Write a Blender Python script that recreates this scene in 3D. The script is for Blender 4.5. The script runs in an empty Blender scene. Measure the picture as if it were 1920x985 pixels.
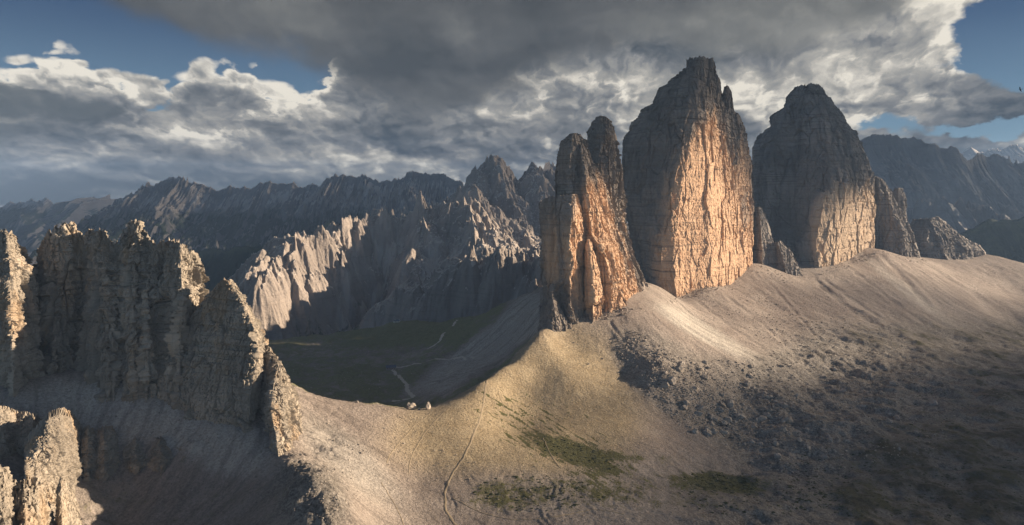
import bpy, bmesh, math, random
import numpy as np
from mathutils import Vector

# ---------------------------------------------------------------- camera, sky, sun, exposure
sc = bpy.context.scene
COL = sc.collection
W_PX, H_PX, HORIZON, F = 1920.0, 985.0, 370.0, 1251.0     # photograph size, its horizon row, focal length in its pixels

cam_d = bpy.data.cameras.new('camera')
cam_d.sensor_width = 36.0
cam_d.lens = 36.0 * F / W_PX
cam_d.shift_y = -(H_PX / 2 - HORIZON) / W_PX
cam_d.clip_start = 1.0
cam_d.clip_end = 120000.0
cam = bpy.data.objects.new('camera', cam_d)
cam.rotation_euler = (math.radians(90), 0, 0)
COL.objects.link(cam)
sc.camera = cam

EXPOSURE = 1.6
SUN_AZ, SUN_EL = math.radians(80), math.radians(14)       # azimuth measured from +Y (view) towards +X (right)
SUN = np.array([math.sin(SUN_AZ) * math.cos(SUN_EL), math.cos(SUN_AZ) * math.cos(SUN_EL), math.sin(SUN_EL)])
sun_d = bpy.data.lights.new('sun', 'SUN')
sun_d.energy = 5.0
sun_d.angle = math.radians(0.6)
sun_d.color = (1.0, 0.79, 0.58)
sun_o = bpy.data.objects.new('sun', sun_d)
sun_o.rotation_euler = Vector((-SUN[0], -SUN[1], -SUN[2])).to_track_quat('-Z', 'Y').to_euler()
COL.objects.link(sun_o)

sc.view_settings.view_transform = 'Standard'
sc.view_settings.look = 'None'
sc.view_settings.exposure = EXPOSURE
sc.view_settings.gamma = 1.0
sc.view_settings.use_curve_mapping = False
sc.cycles.max_bounces = 6
sc.cycles.diffuse_bounces = 3
sc.cycles.volume_bounces = 0
sc.cycles.transparent_max_bounces = 64
sc.cycles.use_denoising = True


class G:
    """tiny helper that writes node graphs as expressions"""
    def __init__(self, tree):
        self.t = tree
        self.n = tree.nodes
        self.l = tree.links

    def put(self, node, i, v):
        if v is None:
            return
        if hasattr(v, 'is_output'):
            self.l.new(v, node.inputs[i])
        else:
            node.inputs[i].default_value = v

    def m(self, op, a, b=None, c=None, clamp=False):
        n = self.n.new('ShaderNodeMath')
        n.operation = op
        n.use_clamp = clamp
        for i, v in enumerate((a, b, c)):
            self.put(n, i, v)
        return n.outputs[0]

    def add(self, a, b): return self.m('ADD', a, b)
    def sub(self, a, b): return self.m('SUBTRACT', a, b)
    def mul(self, a, b): return self.m('MULTIPLY', a, b)
    def mad(self, a, b, c): return self.m('MULTIPLY_ADD', a, b, c)

    def ss(self, v, a, b, lo=0.0, hi=1.0):
        n = self.n.new('ShaderNodeMapRange')
        n.interpolation_type = 'SMOOTHSTEP'
        self.put(n, 0, v)
        for i, k in ((1, a), (2, b), (3, lo), (4, hi)):
            self.put(n, i, k)
        return n.outputs[0]

    def lin(self, v, a, b, lo=0.0, hi=1.0):
        n = self.n.new('ShaderNodeMapRange')
        self.put(n, 0, v)
        for i, k in ((1, a), (2, b), (3, lo), (4, hi)):
            self.put(n, i, k)
        return n.outputs[0]

    def comb(self, x, y, z):
        n = self.n.new('ShaderNodeCombineXYZ')
        for i, v in enumerate((x, y, z)):
            self.put(n, i, v)
        return n.outputs[0]

    def sep(self, v):
        n = self.n.new('ShaderNodeSeparateXYZ')
        self.put(n, 0, v)
        return n.outputs

    def vm(self, op, a, b=None):
        n = self.n.new('ShaderNodeVectorMath')
        n.operation = op
        self.put(n, 0, a)
        if b is not None:
            self.put(n, 1, b)
        return n.outputs[0]

    def noise(self, vec, scale, detail=6, rough=0.55, dist=0.0, lac=2.0):
        n = self.n.new('ShaderNodeTexNoise')
        self.put(n, 'Vector', vec)
        n.inputs['Scale'].default_value = scale
        n.inputs['Detail'].default_value = detail
        n.inputs['Roughness'].default_value = rough
        n.inputs['Lacunarity'].default_value = lac
        n.inputs['Distortion'].default_value = dist
        return n.outputs[0]

    def voro(self, vec, scale, detail=3, rough=0.5, feature='SMOOTH_F1', smooth=0.4):
        n = self.n.new('ShaderNodeTexVoronoi')
        n.feature = feature
        n.normalize = True
        self.put(n, 'Vector', vec)
        n.inputs['Scale'].default_value = scale
        n.inputs['Detail'].default_value = detail
        n.inputs['Roughness'].default_value = rough
        if feature == 'SMOOTH_F1':
            n.inputs['Smoothness'].default_value = smooth
        return n.outputs[0]

    def mix(self, f, a, b, blend='MIX'):
        n = self.n.new('ShaderNodeMix')
        n.data_type = 'RGBA'
        n.blend_type = blend
        n.clamp_factor = True
        self.put(n, 0, f)
        for i, v in ((6, a), (7, b)):
            if not hasattr(v, 'is_output') and len(v) == 3:
                v = (*v, 1.0)
            self.put(n, i, v)
        return n.outputs[2]

    def scalec(self, col, f):
        n = self.n.new('ShaderNodeVectorMath')
        n.operation = 'SCALE'
        self.put(n, 0, col)
        self.put(n, 3, f)
        return n.outputs[0]

    def attr(self, name):
        n = self.n.new('ShaderNodeAttribute')
        n.attribute_name = name
        return n.outputs['Fac']


def lin(r, g, b):
    return tuple(((c / 255 / 12.92) if c / 255 < 0.04045 else ((c / 255 + 0.055) / 1.055) ** 2.4) for c in (r, g, b))


def build_world():
    w = bpy.data.worlds.new('World')
    sc.world = w
    w.use_nodes = True
    t = w.node_tree
    t.nodes.clear()
    g = G(t)
    out = t.nodes.new('ShaderNodeOutputWorld')
    bg = t.nodes.new('ShaderNodeBackground')
    bg.inputs[1].default_value = 0.08
    K = 1 / 0.08 / 2 ** EXPOSURE
    t.links.new(bg.outputs[0], out.inputs[0])
    sky = t.nodes.new('ShaderNodeTexSky')
    sky.sky_type = 'NISHITA'
    sky.sun_disc = False
    sky.sun_elevation = SUN_EL
    sky.sun_rotation = SUN_AZ
    sky.altitude = 2600
    sky.dust_density = 0.6
    sky.ozone_density = 2.0
    d = t.nodes.new('ShaderNodeTexCoord').outputs['Generated']
    x, y, z = g.sep(d)
    az = g.m('ARCTAN2', x, y)
    el = g.m('ARCSINE', z)

    def kc(*c):
        return tuple(v * K for v in lin(*c))

    def ae(px, py):
        a = math.atan((px - 960) / F)
        return a, math.atan((HORIZON - py) / F * math.cos(a))

    def n2(vec, scale, detail, rough=0.55, kind='FBM', lac=2.0, dist=0.0, color=False):
        n = t.nodes.new('ShaderNodeTexNoise')
        n.noise_dimensions = '2D'
        n.noise_type = kind
        g.put(n, 'Vector', vec)
        n.inputs['Scale'].default_value = scale
        n.inputs['Detail'].default_value = detail
        n.inputs['Roughness'].default_value = rough
        n.inputs['Lacunarity'].default_value = lac
        n.inputs['Distortion'].default_value = dist
        if kind == 'RIDGED_MULTIFRACTAL':
            n.inputs['Offset'].default_value = 1.0
            n.inputs['Gain'].default_value = 1.2
        return n.outputs[1 if color else 0]

    def curve(a, pts, lo=-0.2, hi=0.6):
        """elevation of a cloud edge against azimuth, through (px, py) points"""
        n = t.nodes.new('ShaderNodeFloatCurve')
        c = n.mapping.curves[0]
        q = sorted(((ae(px, py)[0] + 0.75) / 1.5, (ae(px, py)[1] - lo) / (hi - lo)) for px, py in pts)
        while len(c.points) < len(q):
            c.points.new(0.5, 0.5)
        for p_, (qx, qy) in zip(c.points, q):
            p_.location = (min(max(qx, 0), 1), min(max(qy, 0), 1))
            p_.handle_type = 'AUTO_CLAMPED'
        n.mapping.update()
        n.inputs[0].default_value = 1.0
        g.put(n, 1, g.mad(a, 1 / 1.5, 0.5))
        return g.mad(n.outputs[0], hi - lo, lo)

    def blobs(a, e, lst):
        s = None
        p = g.comb(a, e, 0.0)
        for px, py, rx, ry, amp in lst:
            ca, ce = ae(px, py)
            q = g.vm('MULTIPLY', g.vm('SUBTRACT', p, (ca, ce, 0)), (F / rx / math.cos(ca) ** 2, F / ry / math.cos(ca), 0))
            n = t.nodes.new('ShaderNodeVectorMath')
            n.operation = 'DOT_PRODUCT'
            g.put(n, 0, q)
            g.put(n, 1, q)
            k = g.mul(g.m('POWER', 0.3679, n.outputs['Value']), amp)
            s = k if s is None else g.add(s, k)
        return s

    def ramp(v, stops):
        r = t.nodes.new('ShaderNodeValToRGB')
        g.put(r, 0, v)
        cr = r.color_ramp
        while len(cr.elements) < len(stops):
            cr.elements.new(0.5)
        for e_, (p_, c_) in zip(cr.elements, stops):
            e_.position = p_
            e_.color = (*lin(*c_), 1)
        return g.scalec(r.outputs[0], K)

    v0 = g.comb(az, g.mul(el, 1.7), 0.0)
    wr, wg, wb = g.sep(n2(v0, 6.0, 7, 0.58, color=True))
    fr, fg, fb = g.sep(n2(v0, 26.0, 6, 0.6, color=True))
    a1 = g.add(az, g.add(g.mul(g.sub(wr, .5), .17), g.mul(g.sub(fr, .5), .03)))
    e1 = g.add(el, g.add(g.mul(g.sub(wg, .5), .10), g.mul(g.sub(fg, .5), .02)))

    # ---- blue sky
    blue = g.mix(g.ss(el, -0.02, 0.30), kc(112, 146, 166), kc(20, 48, 88))
    col = g.mix(0.06, blue, sky.outputs[0])

    # ---- middle deck: rolls of cumulus seen edge on, flattened towards the horizon
    pv = g.m('DIVIDE', 0.50, g.add(g.m('MAXIMUM', el, -0.05), 0.36))
    pu = g.mul(az, g.mad(pv, 0.40, 0.60))
    pp = g.comb(pu, g.mul(pv, 0.72), 0.0)

    # small shifts break the round cells up
    wv = t.nodes.new('ShaderNodeVectorMath')
    wv.operation = 'MULTIPLY_ADD'
    g.put(wv, 0, n2(pp, 14.0, 5, 0.6, color=True))
    wv.inputs[1].default_value = (0.07, 0.05, 0)
    g.put(wv, 2, pp)
    pw = wv.outputs[0]

    def puff(v, scale, detail, rough):
        n = t.nodes.new('ShaderNodeTexVoronoi')
        n.voronoi_dimensions = '2D'
        n.feature = 'F1'
        n.normalize = True
        g.put(n, 'Vector', v)
        n.inputs['Scale'].default_value = scale
        n.inputs['Detail'].default_value = detail
        n.inputs['Roughness'].default_value = rough
        n.inputs['Lacunarity'].default_value = 2.3
        return n.outputs[0]

    def body(off):
        v = g.vm('ADD', pw, off)
        a = n2(v, 3.6, 8, 0.52)
        return g.add(a, g.mul(g.sub(0.42, puff(v, 8.0, 3, 0.55)), 0.34))
    b0 = body((0, 0, 0))
    b1 = body((0.007, -0.012, 0))
    fine = g.sub(n2(pw, 22.0, 7, 0.62), 0.5)
    light = g.sub(b0, b1)
    big = n2(g.vm('ADD', pp, (3.7, 1.9, 0)), 2.6, 6, 0.55)
    holes = blobs(a1, e1, [(1910, 30, 105, 62, 1.5), (1990, 100, 110, 50, 1.2), (1770, 240, 130, 17, 1.0), (1910, 222, 80, 20, 1.0),
                           (278, 212, 22, 8, .45), (1640, 262, 50, 12, .5)])
    crown = curve(a1, [(-300, 120), (0, 112), (40, 106), (80, 118), (100, 108), (125, 95), (160, 97), (185, 112), (205, 130), (240, 142), (270, 140), (310, 128), (330, 112), (370, 114), (400, 122), (425, 112), (450, 132), (490, 130), (515, 158),
                       (560, 165), (640, 60), (700, -150), (2400, -150)])
    puffs = n2(v0, 17.0, 8, 0.52, kind='RIDGED_MULTIFRACTAL')
    under = g.sub(g.add(crown, g.mul(g.sub(0.9, puffs), 0.018)), el)
    mid_a = g.mul(g.ss(under, -0.003, 0.010), g.ss(g.add(g.sub(g.mad(b0, 1.3, 0.2), holes), g.mul(g.ss(el, .07, 0.0), g.ss(az, .45, .3, 0, .35))), 0.25, 0.52))
    bright = blobs(a1, e1, [(1640, 140, 200, 60, .20), (1770, 70, 100, 50, .16), (1400, 190, 50, 45, .26), (1190, 150, 90, 28, .22), (700, 306, 110, 14, .42), (830, 304, 60, 12, .3),
                            (620, 225, 60, 22, .22), (440, 262, 60, 22, .20), (330, 240, 60, 30, .14), (150, 305, 130, 18, .16), (1030, 330, 60, 18, .25), (1870, 258, 70, 14, .50), (1600, 250, 80, 14, .30), (930, 205, 40, 26, .2)])
    dark = blobs(a1, e1, [(60, 350, 260, 34, .55), (330, 362, 220, 14, .22), (480, 335, 150, 18, .20), (900, 285, 160, 24, .12), (1850, 190, 120, 22, .34), (1620, 212, 90, 18, .22), (60, 270, 160, 20, .18), (560, 250, 60, 20, .1)])
    lum = g.add(g.mad(fine, 0.55, g.mad(light, 4.2, 0.35)), g.mul(g.sub(big, .5), 1.5))
    rim = g.mul(g.mul(g.ss(b0, 0.37, 0.44), g.ss(b0, 0.56, 0.44)), g.ss(light, -0.01, 0.07))
    lum = g.add(lum, g.mul(rim, 0.26))
    lum = g.add(lum, g.mul(g.ss(b0, 0.60, 0.36), 0.16))
    lum = g.add(lum, g.mul(g.ss(under, 0.055, 0.0), 0.58))
    lum = g.sub(g.add(lum, bright), dark)
    mid_c = ramp(lum, [(0.0, (62, 70, 78)), (0.22, (92, 96, 100)), (0.45, (124, 125, 126)), (0.68, (165, 162, 155)), (0.85, (206, 200, 188)), (1.0, (240, 232, 216))])
    mid_c = g.mix(g.mul(g.ss(el, 0.09, 0.0), 0.12), mid_c, kc(98, 108, 118))
    col = g.mix(mid_a, col, mid_c)

    # ---- dark scud in front on the left
    scud = g.add(blobs(a1, e1, [(70, 190, 150, 30, 1.0), (175, 198, 50, 14, .5), (60, 245, 170, 20, .5)]), g.mul(g.sub(b0, 0.5), 1.0))
    col = g.mix(g.mul(g.ss(scud, 0.35, 0.75), 0.9), col, ramp(g.mad(light, 1.6, .4), [(0.0, (52, 60, 66)), (1.0, (112, 116, 118))]))

    # ---- the great grey sheet overhead
    edge = curve(a1, [(-300, -300), (100, -40), (150, 0), (230, 40), (320, 70), (400, 112), (520, 128), (600, 165), (720, 178), (850, 190), (940, 182), (1010, 168), (1100, 150), (1200, 128), (1320, 110), (1420, 120), (1500, 100), (1580, 70),
                      (1660, 20), (1740, -20), (1850, -100), (2400, -300)], -0.2, 0.8)
    sheet = g.add(g.sub(el, edge), g.mul(g.sub(b0, 0.5), 0.16))
    sheet_a = g.ss(sheet, -0.012, 0.045)
    sl = g.add(g.mad(light, 1.2, 0.24), g.mul(g.sub(big, .5), 0.9))
    sl = g.add(sl, g.mul(g.ss(sheet, 0.05, -0.01), 0.10))
    sl = g.add(sl, blobs(a1, e1, [(860, 40, 60, 30, .22), (1450, 60, 260, 60, .26), (1200, 50, 160, 40, .16), (560, 40, 90, 30, .10), (720, 115, 230, 42, -.24), (960, 130, 140, 44, -.16)]))
    sheet_c = ramp(sl, [(0.0, (64, 67, 70)), (0.3, (90, 91, 92)), (0.55, (116, 116, 113)), (0.8, (150, 148, 142)), (1.0, (185, 182, 172))])
    col = g.mix(sheet_a, col, sheet_c)
    # unseen sky beside and behind the viewer, brightened and warmed as added fill
    f = g.ss(y, 0.55, -0.35)
    col = g.vm('MULTIPLY', col, g.mix(f, (1, 1, 1), (2.75, 2.4, 1.95)))
    t.links.new(col, bg.inputs[0])
    w.cycles.sampling_method = 'MANUAL'
    w.cycles.sample_map_resolution = 256


build_world()

# ---------------------------------------------------------------- numpy noise
def _h(ix, iy, iz, seed):
    h = (ix.astype(np.uint32) * np.uint32(374761393) + iy.astype(np.uint32) * np.uint32(668265263)
         + iz.astype(np.uint32) * np.uint32(2147483647) + np.uint32((seed * 974634777 + 12345) & 0xffffffff))
    h = (h ^ (h >> np.uint32(13))) * np.uint32(1274126177)
    h = (h ^ (h >> np.uint32(16))) * np.uint32(2246822519)
    return h ^ (h >> np.uint32(15))


_GR = np.array([[1, 1, 0], [-1, 1, 0], [1, -1, 0], [-1, -1, 0], [1, 0, 1], [-1, 0, 1], [1, 0, -1], [-1, 0, -1],
                [0, 1, 1], [0, -1, 1], [0, 1, -1], [0, -1, -1], [1, 1, 0], [-1, 1, 0], [0, -1, 1], [0, -1, -1]], dtype=np.float32)


def perlin(x, y, z, seed=0):
    x = np.asarray(x, np.float32); y = np.asarray(y, np.float32); z = np.broadcast_to(np.asarray(z, np.float32), x.shape)
    fx, fy, fz = np.floor(x), np.floor(y), np.floor(z)
    ix, iy, iz = fx.astype(np.int64), fy.astype(np.int64), fz.astype(np.int64)
    tx, ty, tz = x - fx, y - fy, z - fz
    u = tx * tx * tx * (tx * (tx * 6 - 15) + 10)
    v = ty * ty * ty * (ty * (ty * 6 - 15) + 10)
    w = tz * tz * tz * (tz * (tz * 6 - 15) + 10)
    r = 0
    for a in (0, 1):
        wa = u if a else 1 - u
        for b in (0, 1):
            wb = v if b else 1 - v
            for c in (0, 1):
                wc = w if c else 1 - w
                gidx = (_h(ix + a, iy + b, iz + c, seed) & np.uint32(15)).astype(np.int64)
                gr = _GR[gidx]
                r = r + wa * wb * wc * (gr[..., 0] * (tx - a) + gr[..., 1] * (ty - b) + gr[..., 2] * (tz - c))
    return r


def fbm(x, y, z=0.0, oct=5, gain=0.5, seed=0):
    s, a, f = 0, 1.0, 1.0
    for i in range(oct):
        s = s + a * perlin(x * f, y * f, np.asarray(z) * f, seed + i * 7)
        a *= gain
        f *= 2.03
    return s


def ridged(x, y, z=0.0, oct=4, gain=0.5, seed=0):
    s, a, f, tot = 0, 1.0, 1.0, 0
    for i in range(oct):
        s = s + a * (1 - 2 * np.abs(perlin(x * f, y * f, np.asarray(z) * f, seed + i * 5)))
        tot += a
        a *= gain
        f *= 2.07
    return s / tot


def cells(x, y, z, seed=0):
    """value of the nearest jittered cell (-1..1) and F2-F1"""
    fx, fy, fz = np.floor(x), np.floor(y), np.floor(z)
    ix, iy, iz = fx.astype(np.int64), fy.astype(np.int64), fz.astype(np.int64)
    f1 = np.full(x.shape, 9.0, np.float32); f2 = f1.copy(); val = np.zeros(x.shape, np.float32)
    for a in (-1, 0, 1):
        for b in (-1, 0, 1):
            for c in (-1, 0, 1):
                h = _h(ix + a, iy + b, iz + c, seed)
                px = (h & np.uint32(255)).astype(np.float32) / 255
                py = ((h >> np.uint32(8)) & np.uint32(255)).astype(np.float32) / 255
                pz = ((h >> np.uint32(16)) & np.uint32(255)).astype(np.float32) / 255
                dd = (fx + a + px - x) ** 2 + (fy + b + py - y) ** 2 + (fz + c + pz - z) ** 2
                near = dd < f1
                f2 = np.where(near, f1, np.minimum(f2, dd))
                val = np.where(near, ((h >> np.uint32(24)) & np.uint32(255)).astype(np.float32) / 127.5 - 1, val)
                f1 = np.where(near, dd, f1)
    return val, np.sqrt(f2) - np.sqrt(f1)


def facets(x, y, z, seed=0, tilt=1.0):
    """broken flat faces: every jittered cell is a plane with its own height and tilt; also the distance to the cell's edge"""
    fx, fy, fz = np.floor(x), np.floor(y), np.floor(z)
    ix, iy, iz = fx.astype(np.int64), fy.astype(np.int64), fz.astype(np.int64)
    f1 = np.full(x.shape, 9.0, np.float32); f2 = f1.copy(); val = np.zeros(x.shape, np.float32)
    for a in (-1, 0, 1):
        for b in (-1, 0, 1):
            for c in (-1, 0, 1):
                h = _h(ix + a, iy + b, iz + c, seed)
                vx = x - (fx + a + (h & np.uint32(255)).astype(np.float32) / 255)
                vy = y - (fy + b + ((h >> np.uint32(8)) & np.uint32(255)).astype(np.float32) / 255)
                vz = z - (fz + c + ((h >> np.uint32(16)) & np.uint32(255)).astype(np.float32) / 255)
                dd = vx * vx + vy * vy + vz * vz
                q = h * np.uint32(2654435761)
                q = q ^ (q >> np.uint32(15))
                gx = (q & np.uint32(255)).astype(np.float32) / 127.5 - 1
                gy = ((q >> np.uint32(8)) & np.uint32(255)).astype(np.float32) / 127.5 - 1
                gz_ = ((q >> np.uint32(16)) & np.uint32(255)).astype(np.float32) / 127.5 - 1
                near = dd < f1
                f2 = np.where(near, f1, np.minimum(f2, dd))
                val = np.where(near, ((h >> np.uint32(24)) & np.uint32(255)).astype(np.float32) / 127.5 - 1 + tilt * (gx * vx + gy * vy + .5 * gz_ * vz), val)
                f1 = np.where(near, dd, f1)
    return val, np.sqrt(f2) - np.sqrt(f1)


def gully(x, y, gx, gy, freq, seed=0):
    """stripes that run down the slope (gx, gy), branching where neighbouring cells meet"""
    gl = np.sqrt(gx * gx + gy * gy) + 1e-6
    sx, sy = -gy / gl, gx / gl
    X, Y = x * freq, y * freq
    fx, fy = np.floor(X), np.floor(Y)
    ix, iy = fx.astype(np.int64), fy.astype(np.int64)
    z0 = np.zeros_like(ix)
    s = 0; dx = 0; dy = 0; wt = 0
    for a in (-1, 0, 1):
        for b in (-1, 0, 1):
            h = _h(ix + a, iy + b, z0, seed)
            px = (h & np.uint32(1023)).astype(np.float32) / 1023
            py = ((h >> np.uint32(10)) & np.uint32(1023)).astype(np.float32) / 1023
            vx, vy = X - (fx + a + px), Y - (fy + b + py)
            w = np.exp(-2.6 * (vx * vx + vy * vy))
            ph = (vx * sx + vy * sy) * 6.2832
            s = s + w * np.cos(ph)
            q = -w * np.sin(ph) * 6.2832
            dx = dx + q * sx
            dy = dy + q * sy
            wt = wt + w
    return s / wt, dx / wt * freq, dy / wt * freq


def erode(x, y, h, gx, gy, f0, amp, octaves=5, seed=0, gain=0.5, sharp=0.6):
    """adds branching gullies to a height field given its slope"""
    d = 0
    for i in range(octaves):
        steep = np.clip(np.sqrt(gx * gx + gy * gy) * 1.6, 0, 1)
        e, ex, ey = gully(x, y, gx, gy, f0, seed + i * 11)
        e2 = (1 - sharp) * e + sharp * (2 * np.sqrt(np.clip((e + 1) / 2, 0, 1)) - 1)
        a = amp * steep
        d = d + a * e2
        gx = gx + a * ex * 0.6
        gy = gy + a * ey * 0.6
        f0 *= 2.0
        amp *= gain
    return h + d


# ---------------------------------------------------------------- helpers for objects
def P(px, py, D):
    return np.array([(px - 960) / F * D, D, (HORIZON - py) / F * D])


def sstep(v, a, b):
    t = np.clip((v - a) / (b - a), 0, 1)
    return t * t * (3 - 2 * t)


def mesh_np(name, verts, quads, mat, attrs=None, tris=None, smooth=False):
    me = bpy.data.meshes.new(name)
    verts = np.asarray(verts, np.float32)
    quads = np.asarray(quads, np.int32).reshape(-1, 4)
    nt = 0 if tris is None else len(tris)
    nq = len(quads)
    me.vertices.add(len(verts))
    me.vertices.foreach_set('co', verts.ravel())
    loops = quads.ravel() if nt == 0 else np.concatenate([quads.ravel(), np.asarray(tris, np.int32).ravel()])
    me.loops.add(len(loops))
    me.loops.foreach_set('vertex_index', loops.astype(np.int32))
    me.polygons.add(nq + nt)
    st = np.arange(nq, dtype=np.int32) * 4
    if nt:
        st = np.concatenate([st, nq * 4 + np.arange(nt, dtype=np.int32) * 3])
    me.polygons.foreach_set('loop_start', st)
    me.update(calc_edges=True)
    me.polygons.foreach_set('use_smooth', np.full(nq + nt, smooth, dtype=bool))
    for k, v in (attrs or {}).items():
        at = me.attributes.new(k, 'FLOAT', 'POINT')
        at.data.foreach_set('value', np.asarray(v, np.float32).ravel())
    me.materials.append(mat)
    me.validate()
    return me


def link(name, me, parent=None, loc=None):
    o = bpy.data.objects.new(name, me)
    COL.objects.link(o)
    if parent is not None:
        o.parent = parent
        o.location = -np.array(parent.location) if loc is None else loc
    elif loc is not None:
        o.location = loc
    return o


def empty(name, loc):
    o = bpy.data.objects.new(name, None)
    o.location = loc
    COL.objects.link(o)
    return o


def tag(o, label, cat, group=None, kind=None):
    o['label'] = label
    o['category'] = cat
    if group:
        o['group'] = group
    if kind:
        o['kind'] = kind
    return o


def struct(o, label=None):
    o['kind'] = 'structure'
    return o


def grid_quads(nu, nv, wrap=False):
    """vertex index = j * nu + i"""
    iu = np.arange(nu if wrap else nu - 1)
    jv = np.arange(nv - 1)
    I, J = np.meshgrid(iu, jv)
    I2 = (I + 1) % nu
    return np.stack([J * nu + I, J * nu + I2, (J + 1) * nu + I2, (J + 1) * nu + I], -1).reshape(-1, 4)


# ---------------------------------------------------------------- materials
def new_mat(name):
    m = bpy.data.materials.new(name)
    m.use_nodes = True
    t = m.node_tree
    g = G(t)
    b = t.nodes['Principled BSDF']
    b.inputs['Roughness'].default_value = 0.92
    b.inputs['Specular IOR Level'].default_value = 0.12
    pos = t.nodes.new('ShaderNodeNewGeometry')
    return m, g, b, pos


def bump(g, b, h, strength, dist):
    n = g.n.new('ShaderNodeBump')
    n.inputs['Strength'].default_value = strength
    n.inputs['Distance'].default_value = dist
    g.put(n, 'Height', h)
    g.l.new(n.outputs[0], b.inputs['Normal'])


def rock_material(name, grey, pale, ochre, ochre_amt, k=1.0, stain=0.5, use_attr=False):
    """layered dolomite: grey beds, ochre patches, dark water stains; k scales the pattern"""
    m, g, b, geo = new_mat(name)
    p = geo.outputs['Position']
    big = g.noise(g.vm('MULTIPLY', p, (k, k, k * .6)), 0.011, 7, 0.6, 0.4)
    c = g.mix(g.ss(big, 0.36, 0.64), grey, pale)
    oc = g.noise(g.vm('MULTIPLY', p, (k, k, k * .35)), 0.020, 7, 0.62, 0.8)
    if use_attr:
        f = g.ss(g.add(g.mul(oc, 1.25), g.mul(g.sub(g.attr('ochre'), 0.5), 1.0)), 0.42, 0.82)
    else:
        f = g.mul(g.ss(oc, 0.50, 0.66), ochre_amt)
    c = g.mix(f, c, ochre)
    beds = g.noise(g.vm('MULTIPLY', p, (k * .05, k * .05, k * 2.2)), 0.09, 5, 0.7)
    c = g.mix(g.mul(g.mul(g.ss(beds, 0.50, 0.70), g.ss(big, .35, .6)), 0.75), c, tuple(v * 0.55 for v in grey))
    c = g.mix(g.mul(g.ss(beds, 0.46, 0.28), 0.30), c, tuple(min(v * 1.25, .6) for v in pale))
    st = g.noise(g.vm('MULTIPLY', p, (k, k, k * .07)), 0.085, 6, 0.62, 0.3)
    c = g.mix(g.mul(g.ss(st, 0.54, 0.70), stain), c, tuple(v * 0.38 for v in grey))
    fine = g.noise(p, 0.35 * k, 5, 0.7)
    c = g.mix(1.0, c, g.mix(fine, (0.72, 0.72, 0.72), (1.22, 1.22, 1.22)), 'MULTIPLY')
    g.l.new(c, b.inputs['Base Color'])
    v = g.noise(g.vm('MULTIPLY', p, (k, k, k * .3)), 0.22, 8, 0.68)
    hb = g.noise(g.vm('MULTIPLY', p, (k * .1, k * .1, k * 2)), 0.16, 5, 0.7)
    bump(g, b, g.add(g.mul(v, 0.6), g.mul(hb, 0.28)), 0.55, 2.2 / k)
    return m


M_TOWER = rock_material('tower_rock', (0.17, 0.15, 0.132), (0.28, 0.24, 0.205), (0.53, 0.36, 0.235), 0.0, 1.0, 0.40, True)
M_TOWER2 = rock_material('grey_tower_rock', (0.16, 0.147, 0.135), (0.26, 0.235, 0.21), (0.48, 0.37, 0.265), 0.0, 1.0, 0.40, True)
M_CRAG = rock_material('crag_rock', (0.22, 0.195, 0.16), (0.33, 0.29, 0.235), (0.36, 0.24, 0.13), 0.45, 1.6, 0.35)
M_BOULD = rock_material('boulder_rock', (0.26, 0.23, 0.195), (0.38, 0.335, 0.285), (0.36, 0.27, 0.19), 0.4, 6.0, 0.15)


def range_material(name, rock, scree, forest, tree_z, k):
    m, g, b, geo = new_mat(name)
    p = geo.outputs['Position']
    nz = g.sep(geo.outputs['Normal'])[2]
    z = g.sep(p)[2]
    n1 = g.noise(p, 0.006 * k, 7, 0.6, 0.3)
    n2 = g.noise(p, 0.03 * k, 6, 0.65)
    c = g.mix(g.ss(n1, 0.35, 0.65), rock, tuple(v * 1.35 for v in rock))
    beds = g.noise(g.vm('MULTIPLY', p, (.05, .05, 2.0)), 0.05 * k, 5, 0.7)
    c = g.mix(g.mul(g.ss(beds, 0.52, 0.7), 0.35), c, tuple(v * 0.6 for v in rock))
    sc_f = g.ss(g.add(nz, g.mul(g.sub(n2, 0.5), 0.30)), 0.62, 0.76)
    c = g.mix(g.m('MAXIMUM', sc_f, g.attr('scree')), c, scree)
    tf = g.mul(g.ss(g.add(z, g.mul(g.sub(n1, 0.5), 420)), tree_z + 60, tree_z - 60), g.ss(g.add(nz, g.mul(g.sub(n2, .5), .5)), 0.42, 0.62))
    fo = g.mix(g.noise(p, 0.06 * k, 5, 0.7), tuple(v * 0.6 for v in forest), tuple(v * 1.5 for v in forest))
    c = g.mix(tf, c, fo)
    g.l.new(c, b.inputs['Base Color'])
    bump(g, b, g.noise(p, 0.05 * k, 8, 0.7), 1.0, 14 / k)
    return m


M_CADINI = range_material('needle_rock', (0.235, 0.205, 0.18), (0.46, 0.415, 0.37), (0.035, 0.05, 0.022), -455, 1.0)
M_FAR = range_material('far_rock', (0.16, 0.15, 0.145), (0.40, 0.375, 0.35), (0.028, 0.042, 0.022), -150, 0.5)
M_RIGHT = range_material('right_range_rock', (0.15, 0.15, 0.15), (0.24, 0.235, 0.23), (0.028, 0.042, 0.022), -230, 0.6)
M_FOREST = range_material('forest_hill', (0.05, 0.06, 0.03), (0.05, 0.06, 0.035), (0.026, 0.036, 0.02), 400, 1.0)


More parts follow.
